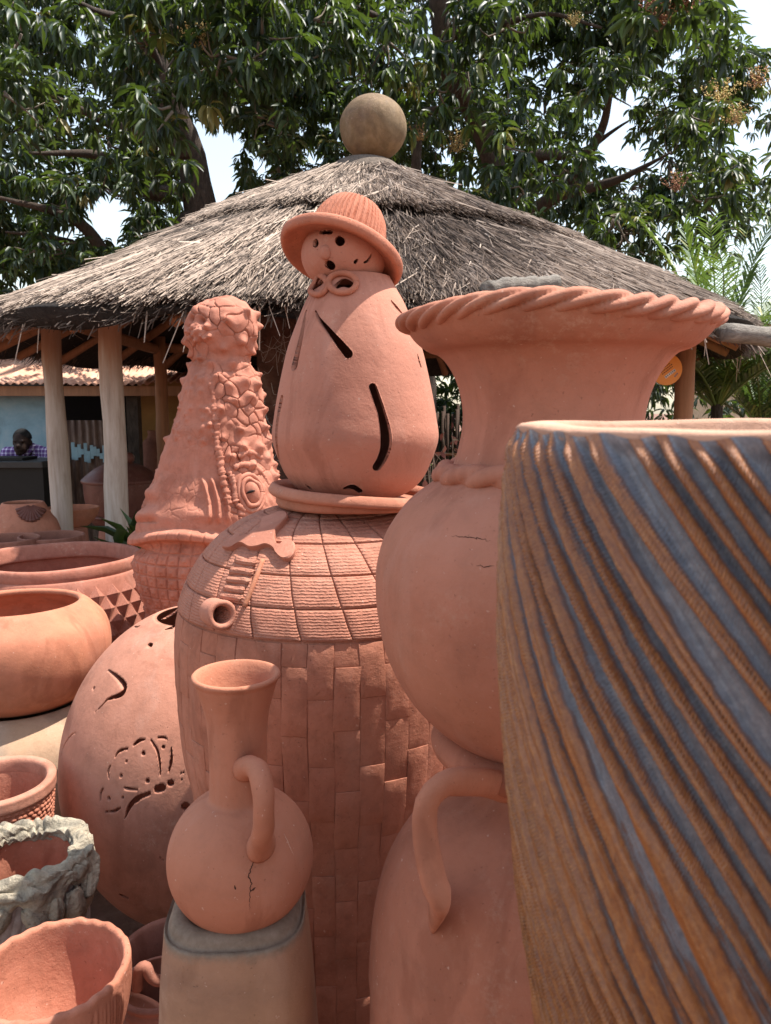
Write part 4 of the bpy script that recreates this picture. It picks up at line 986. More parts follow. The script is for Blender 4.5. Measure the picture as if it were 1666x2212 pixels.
# dish on the jar, doll on the dish
EX = P(768, 900, DY).x; dishz = dc[:, 1].max() + .004
R_d = silh(EX + .004, DY, [(594, 1068)])[0][0]; dz_top = P(594, 1068, DY).z
dish = smooth_curve([(.03, dishz), (R_d * .6, dishz + .001), (R_d * .955, dishz + .003), (R_d * .985, dishz + .012), (R_d * .99, dishz + .03), (R_d, dz_top)], 24)
V, F = lathe(vessel(dish, .014, .012, 16), 96); V[:, 2] += np.where(V[:, 2] > dz_top - .03, wob(V, .0025, 12, 5), 0)
for arr in (V,):
    arr[:, 2] -= arr[:, 0] * .075 * fade(arr[:, 2], dishz, dishz + .02)
dish_o = tag(mesh('dish', V, F, M['clay'], None, (EX + .004, DY, 0)), 'shallow round clay dish under the doll with the hat', 'dish')
floorz = dishz + .0145
doll = thing('clay_doll', 'egg-shaped clay doll lamp with slits, bow and brimmed hat', 'doll', (EX, DY, 0))
bl = silh(EX, DY, [(588, 985), (588, 950), (592, 900), (600, 850), (610, 800), (622, 750), (640, 700), (660, 652), (677, 622), (690, 598)])
bl = [(.060, floorz), (.095, floorz + .006), (.121, floorz + .020), (.143, floorz + .042), (.159, floorz + .072)] + bl[1:]
bc = smooth_curve(bl, 330); dth = facing(EX, DY, 420, 130, 1.55)
tr = bvh(*lathe(bc[::3], 200), (EX, DY, 0))
st = [([(682, 672), (690, 690), (708, 712), (735, 744), (752, 764)], (4, 10, 13, 17, 19)), ([(806, 836), (815, 862), (826, 895), (834, 935), (834, 965), (826, 990), (815, 1008)], (16, 17, 17, 22, 25, 22, 19)),
      ([(661, 672), (650, 730), (636, 790)], (7, 14, 22)), ([(608, 862), (600, 905), (597, 950), (604, 1002)], (18, 17, 14, 7)),
      ([(846, 650), (856, 662), (868, 676)], (4, 9, 6)), ([(903, 768), (906, 780), (910, 792)], (5, 8, 6)), ([(742, 1055), (762, 1052), (778, 1061)], (4, 14, 12)), ([(662, 1048), (672, 1056)], (6, 7)),
      ([(677, 624), (694, 610)], (15, 19)), ([(728, 618), (742, 611), (757, 615)], (14, 22, 17))]
holed('body', bc, dth, (EX, DY, 0), .012, [stroke(tr, p, w, 850, DY) for p, w in st], M['doll'], doll, .0026)
# head
hc_ = P(744, 553, DY); hs = scale_at(553, DY)
hcur = np.array([(max(.002, .089 * math.sin(a) ** .85), -.068 * math.cos(a)) for a in np.linspace(.35, pi, 150)])
hloc = (hc_.x, DY, hc_.z); trh = bvh(*lathe(hcur, 160), hloc)
hst = [([(681, 524), (682, 527)], (15, 16)), ([(733, 519), (735, 521)], (19, 20)), ([(710, 571), (715, 574)], (19, 19)), ([(768, 566), (772, 561)], (8, 5)), ([(787, 567), (795, 563), (801, 553), (804, 546)], (4, 7, 5, 2)), ([(693, 502), (714, 502)], (10, 10))]
ho = holed('head', hcur, facing(hloc[0], hloc[1], 300, 90), (0, 0, 0), .010, [(p - np.array(hloc), w) for p, w in [stroke(trh, p, w, 553, DY) for p, w in hst] if len(p)], M['doll'], doll, .0020)
ho.location = tuple(np.array(hloc) - np.array((EX, DY, 0)))
nl, nn_ = hit(trh, 703, 545); V, F = ell((0, 0, 0), (.0125, .0085, .0145)); mesh('nose', V, F, M['doll'], doll, tuple(np.array(nl) - np.array((EX, DY, 0))))
for (cx, cy, a, b_) in ((689, 618, 20, 21), (741, 614, 29, 21)):
    pt = [(cx + a * math.cos(q) + (2 if False else 0), cy + b_ * math.sin(q)) for q in np.linspace(0, 2 * pi, 30)]
    o, nn = on_surface(tr, pt, .004, 60)
    if len(o) > 8: V, F = tube(o - np.array((EX, DY, 0)), .0062, 10, 1.0, nn[0]); mesh('bow_loop', V, F, M['hat'], doll)
# hat
hat = link('hat', None, doll, tuple(np.array(P(742, 540, DY)) - np.array((EX, DY, 0)) + np.array((0, 0, .0))), Euler((math.radians(-20), math.radians(16), 0), 'YXZ'))
cr = smooth_curve([(.001, .121), (.03, .118), (.058, .103), (.076, .075), (.085, .04), (.087, .012), (.088, .002)], 70)[::-1]
def comb(r, z, T):
    g = np.abs(np.sin(T * 22 + .6 * np.sin(T * 7) + 3 * z)) ** .35; k = fade(z, .006, .02) * (1 - fade(z, .105, .12))
    n_ = np.sin(T * 90 + z * 260) * np.sin(z * 340 + T * 30)
    return r + (-.0090 * (1 - g) * k + .0010 * n_ * k), z, T
V, F = lathe(np.vstack([cr, np.array([(.0008, .110), (.05, .095), (.074, .06), (.077, .0)])]), 640, disp=comb); mesh('crown', V, F, M['hat'], hat)
br = [(.076, .004), (.09, .006), (.110, .002), (.122, -.001), (.130, -.003), (.1365, -.009), (.1375, -.019), (.133, -.027), (.125, -.028), (.108, -.017), (.088, -.009), (.074, -.004), (.076, .004)]
V, F = lathe(smooth_curve(br, 60), 128); V += wob(V, .0015, 25, 9)[:, None] * np.array([0, 0, 1]); mesh('brim', V, F, M['hat'], hat); hat.scale = (.95, .95, .95)

# ------------------------------------------------------------------ crocodile head
CY = 3.05; CX = P(455, 1000, CY).x
oL = [(638, 480, 500), (645, 458, 520), (653, 440, 533), (664, 425, 543), (680, 411, 551), (698, 404, 556), (718, 402, 557), (745, 408, 550), (770, 420, 538), (785, 420, 537), (805, 411, 548), (830, 400, 562), (880, 386, 569), (940, 371, 577), (1000, 347, 587), (1050, 326, 600), (1100, 306, 610), (1135, 300, 612), (1158, 304, 606), (1175, 308, 602), (1210, 303, 600), (1260, 309, 595), (1310, 325, 585), (1400, 345, 575), (1560, 360, 565)]
cz, ccx, crx = [], [], []
for y, l, rr_ in oL:
    pl, pr = P(l, y, CY), P(rr_, y, CY); cz.append(pl.z); ccx.append((pl.x + pr.x) / 2 - CX); crx.append((pr.x - pl.x) / 2)
cz.append(-.03); ccx.append(ccx[-1]); crx.append(crx[-1] * .98)
cz, ccx, crx = np.array(cz[::-1]), np.array(ccx[::-1]), np.array(crx[::-1])
nzc, ntc = 520, 420
tt = np.linspace(0, 1, nzc); zz_ = np.r_[np.linspace(0, .80, 40), np.linspace(.80, cz[-1], nzc - 40)]
srt = np.argsort(cz); sx = lambda v_: np.interp(zz_, cz[srt], v_[srt])
def sm(a, w=7): return np.convolve(np.pad(a, w // 2, mode='edge'), np.ones(w) / w, 'valid')
cxc, rxc = sm(sx(ccx)), sm(sx(crx)); rxc[-1] = .01; rxc[-3:] = [rxc[-4] * .8, rxc[-4] * .5, .004]
thc = facing(CX, CY, 330, 90, 1.55)
Tc, Zc = np.meshgrid(thc, zz_); Rx = rxc[:, None] * np.ones_like(Tc); Cx = cxc[:, None] * np.ones_like(Tc)
X0, Y0 = Cx + Rx * np.cos(Tc), .85 * Rx * np.sin(Tc); Vc0 = np.stack([X0, Y0, Zc], -1).reshape(-1, 3)
i = np.arange(nzc - 1)[:, None] * ntc; j = np.arange(ntc)[None]; k = (j + 1) % ntc
Fc = np.stack([i + j, i + k, i + ntc + k, i + ntc + j], -1).reshape(-1, 4)
ct = bvh(Vc0, Fc, (CX, CY, 0))
Nrm = np.stack([np.cos(Tc), np.sin(Tc) / .85, np.zeros_like(Tc)], -1).reshape(-1, 3); Nrm /= np.linalg.norm(Nrm, axis=1)[:, None]
dzr = np.gradient(rxc, zz_); Nrm[:, 2] = np.repeat(-np.clip(dzr, -1.5, 1.5), ntc); Nrm /= np.linalg.norm(Nrm, axis=1)[:, None]
Wc = Vc0 + np.array((CX, CY, 0)); px, py, _ = project(Wc); front = (Nrm @ np.array((-CX, -CY, 0))) > 0
zcol = P(450, 1140, CY).z                                    # lip band height
ridge_x = np.interp(py, [780, 830, 900, 980, 1060, 1130], [462, 466, 470, 478, 492, 520])
right = fade(px - ridge_x, -25, 6) * (py < 1135) + (py < 790); right = np.clip(right, 0, 1)
right = np.where(front, right, 1)
r = np.random.default_rng(17)
# scale cells: cracks between scattered seeds, cell size follows the head
seeds = []
for q in range(2600):
    zq = zcol + (cz[-1] - zcol) * r.random(); tq = 2 * pi * r.random(); rx_ = np.interp(zq, zz_, rxc); cx_ = np.interp(zq, zz_, cxc)
    p = np.array((cx_ + rx_ * math.cos(tq), .85 * rx_ * math.sin(tq), zq)); md = .026 + .012 * fade(zq, zcol + .25, zcol + .75)
    if all(np.linalg.norm(p - s) > md for s in seeds): seeds.append(p)
seeds = np.array(seeds)
d1 = np.full(len(Vc0), 9.0); d2 = np.full(len(Vc0), 9.0); qv = Vc0 + np.stack([wob(Vc0, .010, 40, 1), wob(Vc0, .010, 40, 2), wob(Vc0, .010, 40, 3)], 1)
for s_ in range(0, len(Vc0), 8000):
    D = np.linalg.norm(qv[s_:s_ + 8000, None] - seeds[None], axis=2); D.partition(1, axis=1); d1[s_:s_ + 8000], d2[s_:s_ + 8000] = D[:, 0], D[:, 1]
crackd = np.clip(1 - (d2 - d1) / .0048, 0, 1) * np.clip(.75 + wob(Vc0, 1.0, 26, 31), 0, 1.1); dome_ = np.clip(1 - d1 / .034, 0, 1)
upm = fade(Vc0[:, 2], zcol + .03, zcol + .08)
H = upm * right * (-.0095 * crackd + .006 * dome_ ** 1.5) + upm * (1 - right) * (-.002 * crackd + wob(Vc0, .003, 60, 4))
# knobs
kn = []
for q in range(700):
    zq = zcol + .12 + (cz[-1] - zcol - .19) * r.random(); tq = 2 * pi * r.random(); rx_ = np.interp(zq, zz_, rxc); cx_ = np.interp(zq, zz_, cxc); p = np.array((cx_ + rx_ * math.cos(tq), .85 * rx_ * math.sin(tq), zq))
    xx, yy, _ = project(p + np.array((CX, CY, 0)))
    if (xx < np.interp(yy, [780, 830, 900, 980, 1060, 1130], [462, 466, 470, 478, 492, 520]) + 6 and yy > 790 and p[1] < 0): continue
    if math.hypot(xx - 545, yy - 1066) < 48 or (yy < 735 and xx < 462): continue
    if all(np.linalg.norm(p - s) > .050 for s in kn): kn.append(p)
for p in kn:
    d = np.linalg.norm(Vc0 - p, axis=1); H += (.012 + .014 * r.random()) * np.exp(-(d / (.013 + .005 * r.random())) ** 2)
for q in range(70):                                            # small warts on the smooth jaw and chin
    xx, yy = (r.uniform(375, 465), r.uniform(800, 960)) if q < 40 else (r.uniform(408, 455), r.uniform(705, 735))
    l, _ = hit(ct, xx, yy)
    if l is not None: d = np.linalg.norm(Wc - np.array(l), axis=1); H += (.007 if q < 40 else .009) * np.exp(-(d / (.010 if q < 40 else .009)) ** 2)
# neck: square scutes below the lip band
arc = Tc.reshape(-1) * .26; z_ = Vc0[:, 2]; gr = .047
gu, gv = np.abs((arc / gr) % 1 - .5) * 2, np.abs((z_ / (gr * .95) + .04 * np.sin(arc * 20)) % 1 - .5) * 2
cell_ = np.clip((1 - np.maximum(gu, gv) + .25 * wob(Vc0, .3, 50, 12)) * 4.5, 0, 1); lowm = 1 - fade(z_, zcol - .05, zcol - .02)
H += lowm * (.009 * cell_ + .007 * np.exp(-((gu ** 2 + gv ** 2) / .10)) + wob(Vc0, .0025, 70, 5))
# lip band
zb = zcol - .010 + .018 * np.sin(Tc.reshape(-1) * 3 + .6)
H += .034 * np.exp(-((z_ - zb) / .018) ** 4) * (1 - .16 * np.exp(-(np.abs((arc / .04) % 1 - .5) / .07) ** 2)) - .022 * np.exp(-((z_ - zb + .045) / .02) ** 2)
# nostrils, snout tip, folds at the left cheek
for xx, yy, dp, rd in ((418, 690, .030, .010), (437, 692, .030, .012), (428, 672, -.012, .03), (538, 1066, .012, .05)):
    l, _ = hit(ct, xx, yy)
    if l is not None: H -= dp * np.exp(-(np.linalg.norm(Wc - np.array(l), axis=1) / rd) ** 2)
left_edge = front & (px < 345) & (py > 1010) & (py < 1130)
H += np.where(left_edge, .012 * np.sin(py / 7.5 + px / 30), 0) * fade(345 - px, 0, 25)
for xs_, amp in ((436, .018), (456, .020), (476, .016)):
    xr_ = xs_ + 10 * np.sin((py - 1030) / 40) + (py - 1030) * .10
    H += amp * np.exp(-((px - xr_) / 5) ** 2) * fade(py, 1025, 1045) * (1 - fade(py, 1115, 1135)) * front
H += wob(Vc0, .006, 14, 6)
croc = thing('crocodile_head', 'upright clay crocodile head sculpture with snout pointing up behind the hut jar', 'sculpture', (CX, CY, 0))
Vc = Vc0 + Nrm * H[:, None]; mesh('head', Vc, Fc, M['croc'], croc); ct2 = bvh(Vc, Fc, (CX, CY, 0)); cl_ = np.array((CX, CY, 0))
def ridge_tube(pts, r0, r1, name, n=60, jit=.15, seed=0, lift=0.0):
    o, nn = on_surface(ct, pts, lift, n); rr = np.linspace(r0, r1, len(o)) * (1 + jit * np.random.default_rng(seed).normal(size=len(o)))
    V, F = tube(o - cl_, rr, 10); return mesh(name, V + wob(V, .002, 60, seed)[:, None], F, M['croc'], croc)
ridge_tube([(458, 815), (462, 860), (468, 920), (474, 980), (484, 1040), (494, 1090)], .010, .014, 'jaw_ridge', 90, .25, 1)
ridge_tube([(494, 1020), (505, 1050), (512, 1085), (528, 1108)], .012, .012, 'brow_ridge', 40, .2, 2)
ridge_tube([(515, 985), (540, 978), (570, 990), (592, 1018)], .013, .010, 'brow_ridge', 40, .15, 3)
ridge_tube([(505, 1010), (525, 1003), (548, 1008), (570, 1025), (580, 1055)], .011, .010, 'brow_ridge', 40, .15, 4)
el2, en = hit(ct, 541, 1064); el2 = np.array(el2); en = np.array(en)
V, F = ell((0, 0, 0), (.040, .030, .052), (0, math.radians(-18), 0)); mesh('eyeball', V, F, M['croc'], croc, tuple(el2 - cl_ - en * .008))
for q, (a, b_, rr_) in enumerate(((19, 29, .0085), (26, 38, .009))):
    pt = [(541 + a * math.cos(s) + .30 * b_ * math.sin(s) * .5, 1064 + b_ * math.sin(s)) for s in np.linspace(0, 2 * pi, 40)]
    o, nn = on_surface(ct, pt, .012 - .008 * q, 60); V, F = tube(o - cl_, rr_, 10); mesh('eyelid', V + wob(V, .002, 60, q)[:, None], F, M['croc'], croc)
o, nn = [], []
ebt = bvh(V := lathe([(max(.0005, math.sin(a)), -math.cos(a)) for a in np.linspace(0, pi, 14)], 20)[0] * np.array((.040, .030, .052)) @ np.array(Euler((0, math.radians(-18), 0)).to_matrix()).T, lathe([(max(.0005, math.sin(a)), -math.cos(a)) for a in np.linspace(0, pi, 14)], 20)[1], tuple(el2 - en * .008))
pp, _n = on_surface(ebt, [(532, 1066), (541, 1062), (551, 1060)], .0, 12)
if len(pp) > 3: mesh('pupil', *tube(pp - cl_, .0085 * np.sin(np.linspace(.3, pi - .3, len(pp))), 8, .6), M['pupil_black'], croc)

# ------------------------------------------------------------------ pierced ball pot
BY = 2.3; bcz = P(449, 1667, BY); BX = bcz.x
a_r = silh(BX, BY, [(123, 1667)])[0][0]; b_r = .505; zc_ = .60
bc2 = [(a_r * math.sin(a), zc_ - b_r * math.cos(a)) for a in np.linspace(.42, pi - .35, 300)]
z_bot = bc2[0][1]; bc2 = np.array([(.001, 0.0), (bc2[0][0] * .95, .0), (bc2[0][0] * .97, z_bot * .5)] + bc2)
trb = bvh(*lathe(bc2, 200), (BX, BY, 0))
c2 = lambda L: [(x * .3631, 1123.3 + y * .3631) for x, y in L]; c3 = lambda L: [(x * .4668, 1641.8 + y * .4668) for x, y in L]
bs = [(c2([(635, 888), (700, 940), (738, 990), (728, 1030), (690, 1052), (640, 1068), (600, 1110), (520, 1190)]), (3, 9, 13, 12, 8, 4, 3, 2)), (c2([(888, 746), (892, 748)]), (13, 13)), (c2([(556, 998), (559, 1004)]), (7, 7)),
      (c2([(950, 588), (990, 568), (1035, 538), (1062, 512)]), (6, 17, 13, 4)), (c2([(790, 636), (815, 636), (838, 628)]), (3, 8, 3)), (c2([(975, 655), (1010, 646), (1042, 632)]), (3, 9, 8)), (c2([(890, 550), (930, 530), (975, 508)]), (3, 8, 3)), (c2([(918, 558), (925, 556)]), (4, 4)), (c2([(1035, 497), (1050, 492)]), (3, 3)),
      (c2([(480, 1250), (420, 1285), (380, 1345), (362, 1410)]), (2, 4, 4, 3)), (c2([(685, 1410), (710, 1375), (775, 1358)]), (3, 6, 3)), (c2([(795, 1340), (830, 1313), (865, 1308)]), (4, 7, 3)), (c2([(650, 1535), (645, 1490), (660, 1455)]), (3, 5, 3)),
      (c2([(900, 1312), (935, 1370), (950, 1440), (955, 1515)]), (4, 5, 5, 3)), (c2([(935, 1297), (975, 1295), (998, 1310)]), (3, 5, 3)), (c2([(1020, 1355), (1020, 1430), (1000, 1510)]), (3, 6, 3)),
      (c2([(853, 1389), (855, 1389)]), (8, 8)), (c2([(752, 1434), (754, 1434)]), (6, 6)), (c2([(720, 1522), (722, 1522)]), (7, 7)), (c2([(971, 1351), (973, 1351)]), (7, 7)), (c2([(878, 1553), (880, 1553)]), (8, 8)), (c2([(938, 1602), (965, 1594)]), (14, 15)), (c2([(1014, 1566), (1018, 1565)]), (12, 12)),
      (c2([(1048, 1530), (1098, 1498)]), (3, 3)), (c2([(1075, 1550), (1110, 1540)]), (3, 3)), (c2([(700, 1580), (760, 1598), (835, 1608)]), (2, 6, 2)),
      (c3([(690, 155), (640, 178), (600, 215), (575, 280)]), (8, 10, 8, 2)), (c3([(487, 115), (467, 150), (465, 195)]), (2, 6, 3)), (c3([(490, 241), (530, 236), (570, 212)]), (4, 6, 2)), (c3([(504, 178), (506, 178)]), (8, 8)), (c3([(567, 174), (569, 174)]), (6, 6)), (c3([(858, 215), (862, 215)]), (15, 15)), (c3([(560, 625), (590, 638)]), (8, 8)), (c3([(740, 450), (765, 475)]), (3, 3))]
ballpot = tag(holed('ball_pot', bc2, facing(BX, BY, 620, 120, 1.45), (0, 0, 0), .014, [(p - np.array((BX, BY, 0)), w_) for p, w_ in [stroke(trb, p, w_, 1667, BY, max(4, len(p) * 4)) for p, w_ in bs] if len(p)], M['ball'], None, .0034), 'big round clay pot pierced with butterfly cut-outs left of the hut jar', 'pot')
ballpot.location = (BX, BY, 0)

# ------------------------------------------------------------------ jug on a smoked stand
JY = 1.12; JX = P(514, 1600, JY).x
jug = thing('jug', 'round clay jug with tall flaring neck, side handle and cracked belly', 'jug', (JX, JY, 0))
jl = silh(JX, JY, [(358, 1848)])
zb_ = P(514, 1848, JY).z; rj = jl[0][0]; low_ = [(rj * math.sin(a), zb_ - rj * .98 * math.cos(a)) for a in np.linspace(.35, 2.62, 16)]
nk = silh(JX, JY, [(452, 1712), (452, 1660), (449, 1600), (443, 1550), (432, 1512), (420, 1480)])
zr = P(413, 1462, JY).z; rr_ = silh(JX, JY, [(413, 1462)])[0][0]
low_ = [q for q in low_ if q[1] < zb_ or q[0] > nk[0][0] + .009]; nk = [q for q in nk if q[1] > low_[-1][1] + .012]
jc = smooth_curve([(.03, low_[0][1] - .003)] + low_, 60).tolist() + smooth_curve([low_[-1], (nk[0][0] + .002, low_[-1][1] + .004)] + nk + [(rr_ - .004, zr - .006), (rr_, zr)], 60).tolist()[1:]
Vj, Fj = lathe(vessel(jc, .0085, .02, 50), 128); mesh('body', Vj, Fj, M['jug'], jug); jt = bvh(Vj, Fj, (JX, JY, 0)); jl_ = np.array((JX, JY, 0))
e0, _ = hit(jt, 528, 1665); e1, _ = hit(jt, 563, 1828)
hp = [np.array(e0) + (0, .004, 0)] + [np.array(P(x, y, Y)) for x, y, Y in ((543, 1655, 1.035), (560, 1672, .995), (570, 1715, .975), (571, 1770, .972), (566, 1805, .985))] + [np.array(e1)]
hcv = smooth_curve(hp, 32) - jl_; V, F = tube(hcv, np.r_[np.linspace(.020, .0150, 8), np.linspace(.0150, .0158, 16), np.linspace(.0158, .023, 8)], 16, .9, (0, -1, 0)); mesh('handle', V + wob(V, .0006, 90, 1)[:, None], F, M['jug'], jug)
crack(jt, [(533, 1832), (548, 1843), (549, 1860), (542, 1877), (537, 1893), (543, 1906), (541, 1925), (539, 1945), (540, 1965)], .0008, jug, jl_, 60, .9, 4)
crack(jt, [(541, 1925), (547, 1921), (553, 1917)], .0012, jug, jl_, 12, .6, 5)
crack(jt, [(507, 1912), (509, 1922)], .0012, jug, jl_, 6, .4, 6)
crack(jt, [(613, 1800), (622, 1818), (635, 1848)], .0005, jug, jl_, 20, .5, 7, plain('scratch', (.62, .40, .30), .9, bmp=0), 'scratch')
PYs = JY; ped = thing('smoked_stand', 'tapered clay stand with a blackened square rim carrying the jug', 'stand', (JX - .008, PYs, 0))
pr_ = silh(JX, PYs, [(356, 1985), (352, 2030), (347, 2090), (341, 2212)]); ztp = P(368, 1945, PYs).z
def sqd(p_, ph): return lambda r, z, T: (r * (1 + (1 / (np.abs(np.cos(T - ph)) ** p_ + np.abs(np.sin(T - ph)) ** p_) ** (1 / p_) - 1) * fade(z, .2, ztp - .05)), z, T)
kfac = .90
oc = smooth_curve([(.165, 0), (.163, .1)] + [(a * kfac, z) for a, z in pr_[::-1]] + [(pr_[0][0] * kfac * .985, ztp - .02), (pr_[0][0] * kfac * .93, ztp - .004)], 70)
V, F = lathe(vessel(oc, .034, .04, 40), 128, disp=sqd(3.0, .06)); rz = V[:, 2] + wob(V, .012, 26, 8) + wob(V, .004, 90, 2)
m = clay('terracotta_smoked_stand', (.40, .185, .105), pale=.4, dark=.45, blotch=2.6, ochre=.3, smoke=.5, seed=13, grain=.9); t = m.node_tree; b = t.nodes['Principled BSDF']
v = coords(t); sep = t.nodes.new('ShaderNodeSeparateXYZ'); t.links.new(v, sep.inputs[0])                 # kiln-blackened mouth with a ragged edge
f_ = math_(t, 'ADD', sep.outputs[2], math_(t, 'MULTIPLY', math_(t, 'SUBTRACT', noise(t, v, 30, 6, .7), .5), .030))
old = b.inputs['Base Color'].links[0].from_socket; kk = ramp(t, math_(t, 'SUBTRACT', f_, ztp - .5), [(.472, 0.0), (.486, 1.0)])
t.links.new(mix(t, kk, old, ramp(t, noise(t, v, 45, 6, .7), [(.3, (.17, .115, .078)), (.55, (.235, .168, .12)), (.8, (.30, .225, .17))])), b.inputs['Base Color'])
mesh('wall', V, F, m, ped)

# ------------------------------------------------------------------ pots on the left
# studded bowl
SY = 3.4; SX = P(123, 1190, SY).x
sb = thing('studded_pot', 'wide clay pot covered in pyramid studs in front of the wooden posts', 'pot', (SX, SY, 0))
rim = silh(SX, SY, [(308, 1192)])[0]; zrim = rim[1]
spc = smooth_curve([(.20, 0), (.25, .1), (.36, zrim - .55), (.408, zrim - .34), (.405, zrim - .2), (.385, zrim - .10), (.372, zrim - .055)], 60)
V, F = lathe(vessel(spc, .025, .05, 40), 128); mesh('body', V, F, M['stud'], sb)
lipc = smooth_curve([(.366, zrim - .06), (rim[0] * .985, zrim - .055), (rim[0], zrim - .03), (rim[0] * .995, zrim - .004), (rim[0] * .97, zrim + .006), (rim[0] * .92, zrim - .002), (.33, zrim - .06), (.345, zrim - .07), (.366, zrim - .06)], 40)
V, F = lathe(lipc, 128); V[:, 2] += wob(V, .004, 7, 3); mesh('lip', V, F, M['stud'], sb)
NS = 32
def stud_mesh(q):
    r = np.random.default_rng(q); V = [(-1, 0, -.15), (0, 0, -1.15), (1, 0, -.15), (0, 0, .85), (.1 * r.normal() * .6, .55, -.12)]
    me = bpy.data.meshes.new('stud'); me.from_pydata(V, [], [(0, 1, 4), (1, 2, 4), (2, 3, 4), (3, 0, 4)]); me.materials.append(M['stud']); return me
SM = [stud_mesh(q) for q in range(4)]; sS = np.r_[0, np.cumsum(np.linalg.norm(np.diff(spc, axis=0), axis=1))]; tS = np.gradient(spc, axis=0); tS /= np.linalg.norm(tS, axis=1)[:, None]
for row in range(9):
    s_ = sS[-1] - .060 - row * .056; rad, zz = np.interp(s_, sS, spc[:, 0]), np.interp(s_, sS, spc[:, 1]); tr_, tz_ = np.interp(s_, sS, tS[:, 0]), np.interp(s_, sS, tS[:, 1]); hwid = pi * rad / NS
    for q in range(NS):
        a = 2 * pi * (q + .5 * (row % 2)) / NS
        er_ = np.array((math.cos(a), math.sin(a), 0)); et = np.array((-math.sin(a), math.cos(a), 0)); up = er_ * tr_ + np.array((0, 0, tz_)); nn = er_ * tz_ - np.array((0, 0, tr_))
        o = link('stud', SM[(q * 7 + row) % 4], sb); w_ = hwid * 1.0
        cols = (et * w_, nn * .058, up * .055)
        o.matrix_basis = Matrix([[cols[0][k_], cols[1][k_], cols[2][k_], (er_ * (rad - .004))[k_] + (zz if k_ == 2 else 0)] for k_ in range(3)] + [[0, 0, 0, 1]])
# smooth ochre pot and the pale pot under it
OY = 2.6; OX = P(40, 1400, OY).x
rmx = silh(OX, OY, [(242, 1378)])[0]; zmo = P(45, 1303, OY).z; zbo = P(45, 1552, OY - .2).z; rmo = silh(OX, OY, [(176, 1303)])[0][0]
HO = zmo - zbo; oc = smooth_curve([(rmx[0] * .66, zbo), (rmx[0] * .86, zbo + .14 * HO), (rmx[0] * .975, zbo + .38 * HO), (rmx[0], zbo + .6 * HO), (rmx[0] * .95, zbo + .8 * HO), (rmx[0] * .82, zbo + .945 * HO), (rmo + .02, zbo + HO), (rmo + .008, zmo + .006)], 60)
V, F = lathe(vessel(oc, .022, .04, 40), 128); V += wob(V, .004, 8, 2)[:, None] * np.array([1, 1, .3]); ocpot = tag(mesh('round_pot', V, F, M['ochre'], None, (OX, OY, 0)), 'smooth orange fire-marked round pot below the studded pot', 'pot')
V, F = lathe(vessel(smooth_curve([(.18, 0), (.30, .12), (.36, .35), (.33, zbo - .12), (.26, zbo - .03), (rmx[0] * .74, zbo - .004)], 50), .022, .04, 30), 96)
tag(mesh('pale_pot', V, F, clay('terracotta_pale', (.40, .25, .17), pale=.9, dark=.3, ochre=.35, seed=31), None, (OX, OY, 0)), 'pale ash-coloured pot carrying the smooth orange pot', 'pot')
# pot with rows of little clay pellets
TY = 1.9; TX = P(-12, 1662, TY).x; r_t = silh(TX, TY, [(122, 1662)])[0]; zt = r_t[1]; tp = thing('pellet_pot', 'deep clay pot with flat rim and rows of small pellets beside the pierced ball', 'pot', (TX, TY, 0))
tc = smooth_curve([(.09, 0), (.105, .2), (.122, zt - .25), (.139, zt - .055)], 40); V, F = lathe(vessel(np.vstack([tc, [(.143, zt - .03)]]), .02, .05, 30), 96); mesh('body', V, F, M['bowl'], tp)
lc = smooth_curve([(.13, zt - .03), (r_t[0] * .985, zt - .032), (r_t[0], zt - .012), (r_t[0] * .99, zt), (.13, zt + .002), (.122, zt - .01), (.122, zt - .04), (.13, zt - .03)], 40); mesh('rim', *lathe(lc, 128), clay('rim_clay', (.52, .20, .125), pale=.6, seed=33), tp)
pl = []; r = np.random.default_rng(5); em = ell((0, 0, 0), (1, 1, 1), None, 7, 5)
for row in range(20):
    zz = zt - .042 - row * .0125; rad = np.interp(zz, tc[:, 1], tc[:, 0]); n = 56
    for q in range(n):
        a = 2 * pi * (q + .5 * (row % 2) + .15 * r.normal()) / n; R_ = np.array(Euler((0, 0, a)).to_matrix())
        V = em[0] * np.array((.0042, .0082 * (.8 + .35 * r.random()), .0058)); V = V @ R_.T + np.array((rad * math.cos(a), rad * math.sin(a), zz + r.normal(0, .0007))); pl.append((V, em[1]))
tag(mesh('pellet', *merge(pl), M['bowl'], tp), kind='stuff')
# cement-grey planter with a leafy frill
GY = 1.62; GX = P(52, 1850, GY).x; rg = silh(GX, GY, [(192, 1880)])[0]; zg = P(52, 1845, GY).z; gp = thing('grey_planter', 'weathered grey planter with lumpy leaf frill around its rim', 'planter', (GX, GY, 0))
R0 = rg[0]
gc = smooth_curve([(R0 * .78, 0), (R0 * .86, .2), (R0 * .97, zg - .2), (R0 * 1.0, zg - .1), (R0 * .98, zg - .045)], 160)
def gd(r, z, T): 
    h = np.abs(np.sin(.5 * (44 * T + 95 * (zg - z)))) ** .5
    return r + .004 * (h - .6), z, T
V, F = lathe(vessel(gc, .018, .05, 40), 520, disp=gd); mesh('body', V, F, plain('grey_ribs', (.24, .19, .17), .9, scale=20, bmp=.5, cols=[(.25, (.12, .085, .07)), (.5, (.24, .185, .16)), (.8, (.36, .33, .30))]), gp)
mesh('inside', *lathe(smooth_curve([(R0 * .80, zg - .012), (R0 * .79, zg - .08), (R0 * .70, zg - .35), (.001, zg - .36)], 30), 96), M['bowl'], gp)
nt2, np2 = 900, 60
th = np.linspace(0, 2 * pi, nt2, endpoint=False); ph = np.linspace(0, 2 * pi, np2, endpoint=False); T, Q = np.meshgrid(th, ph, indexing='ij')
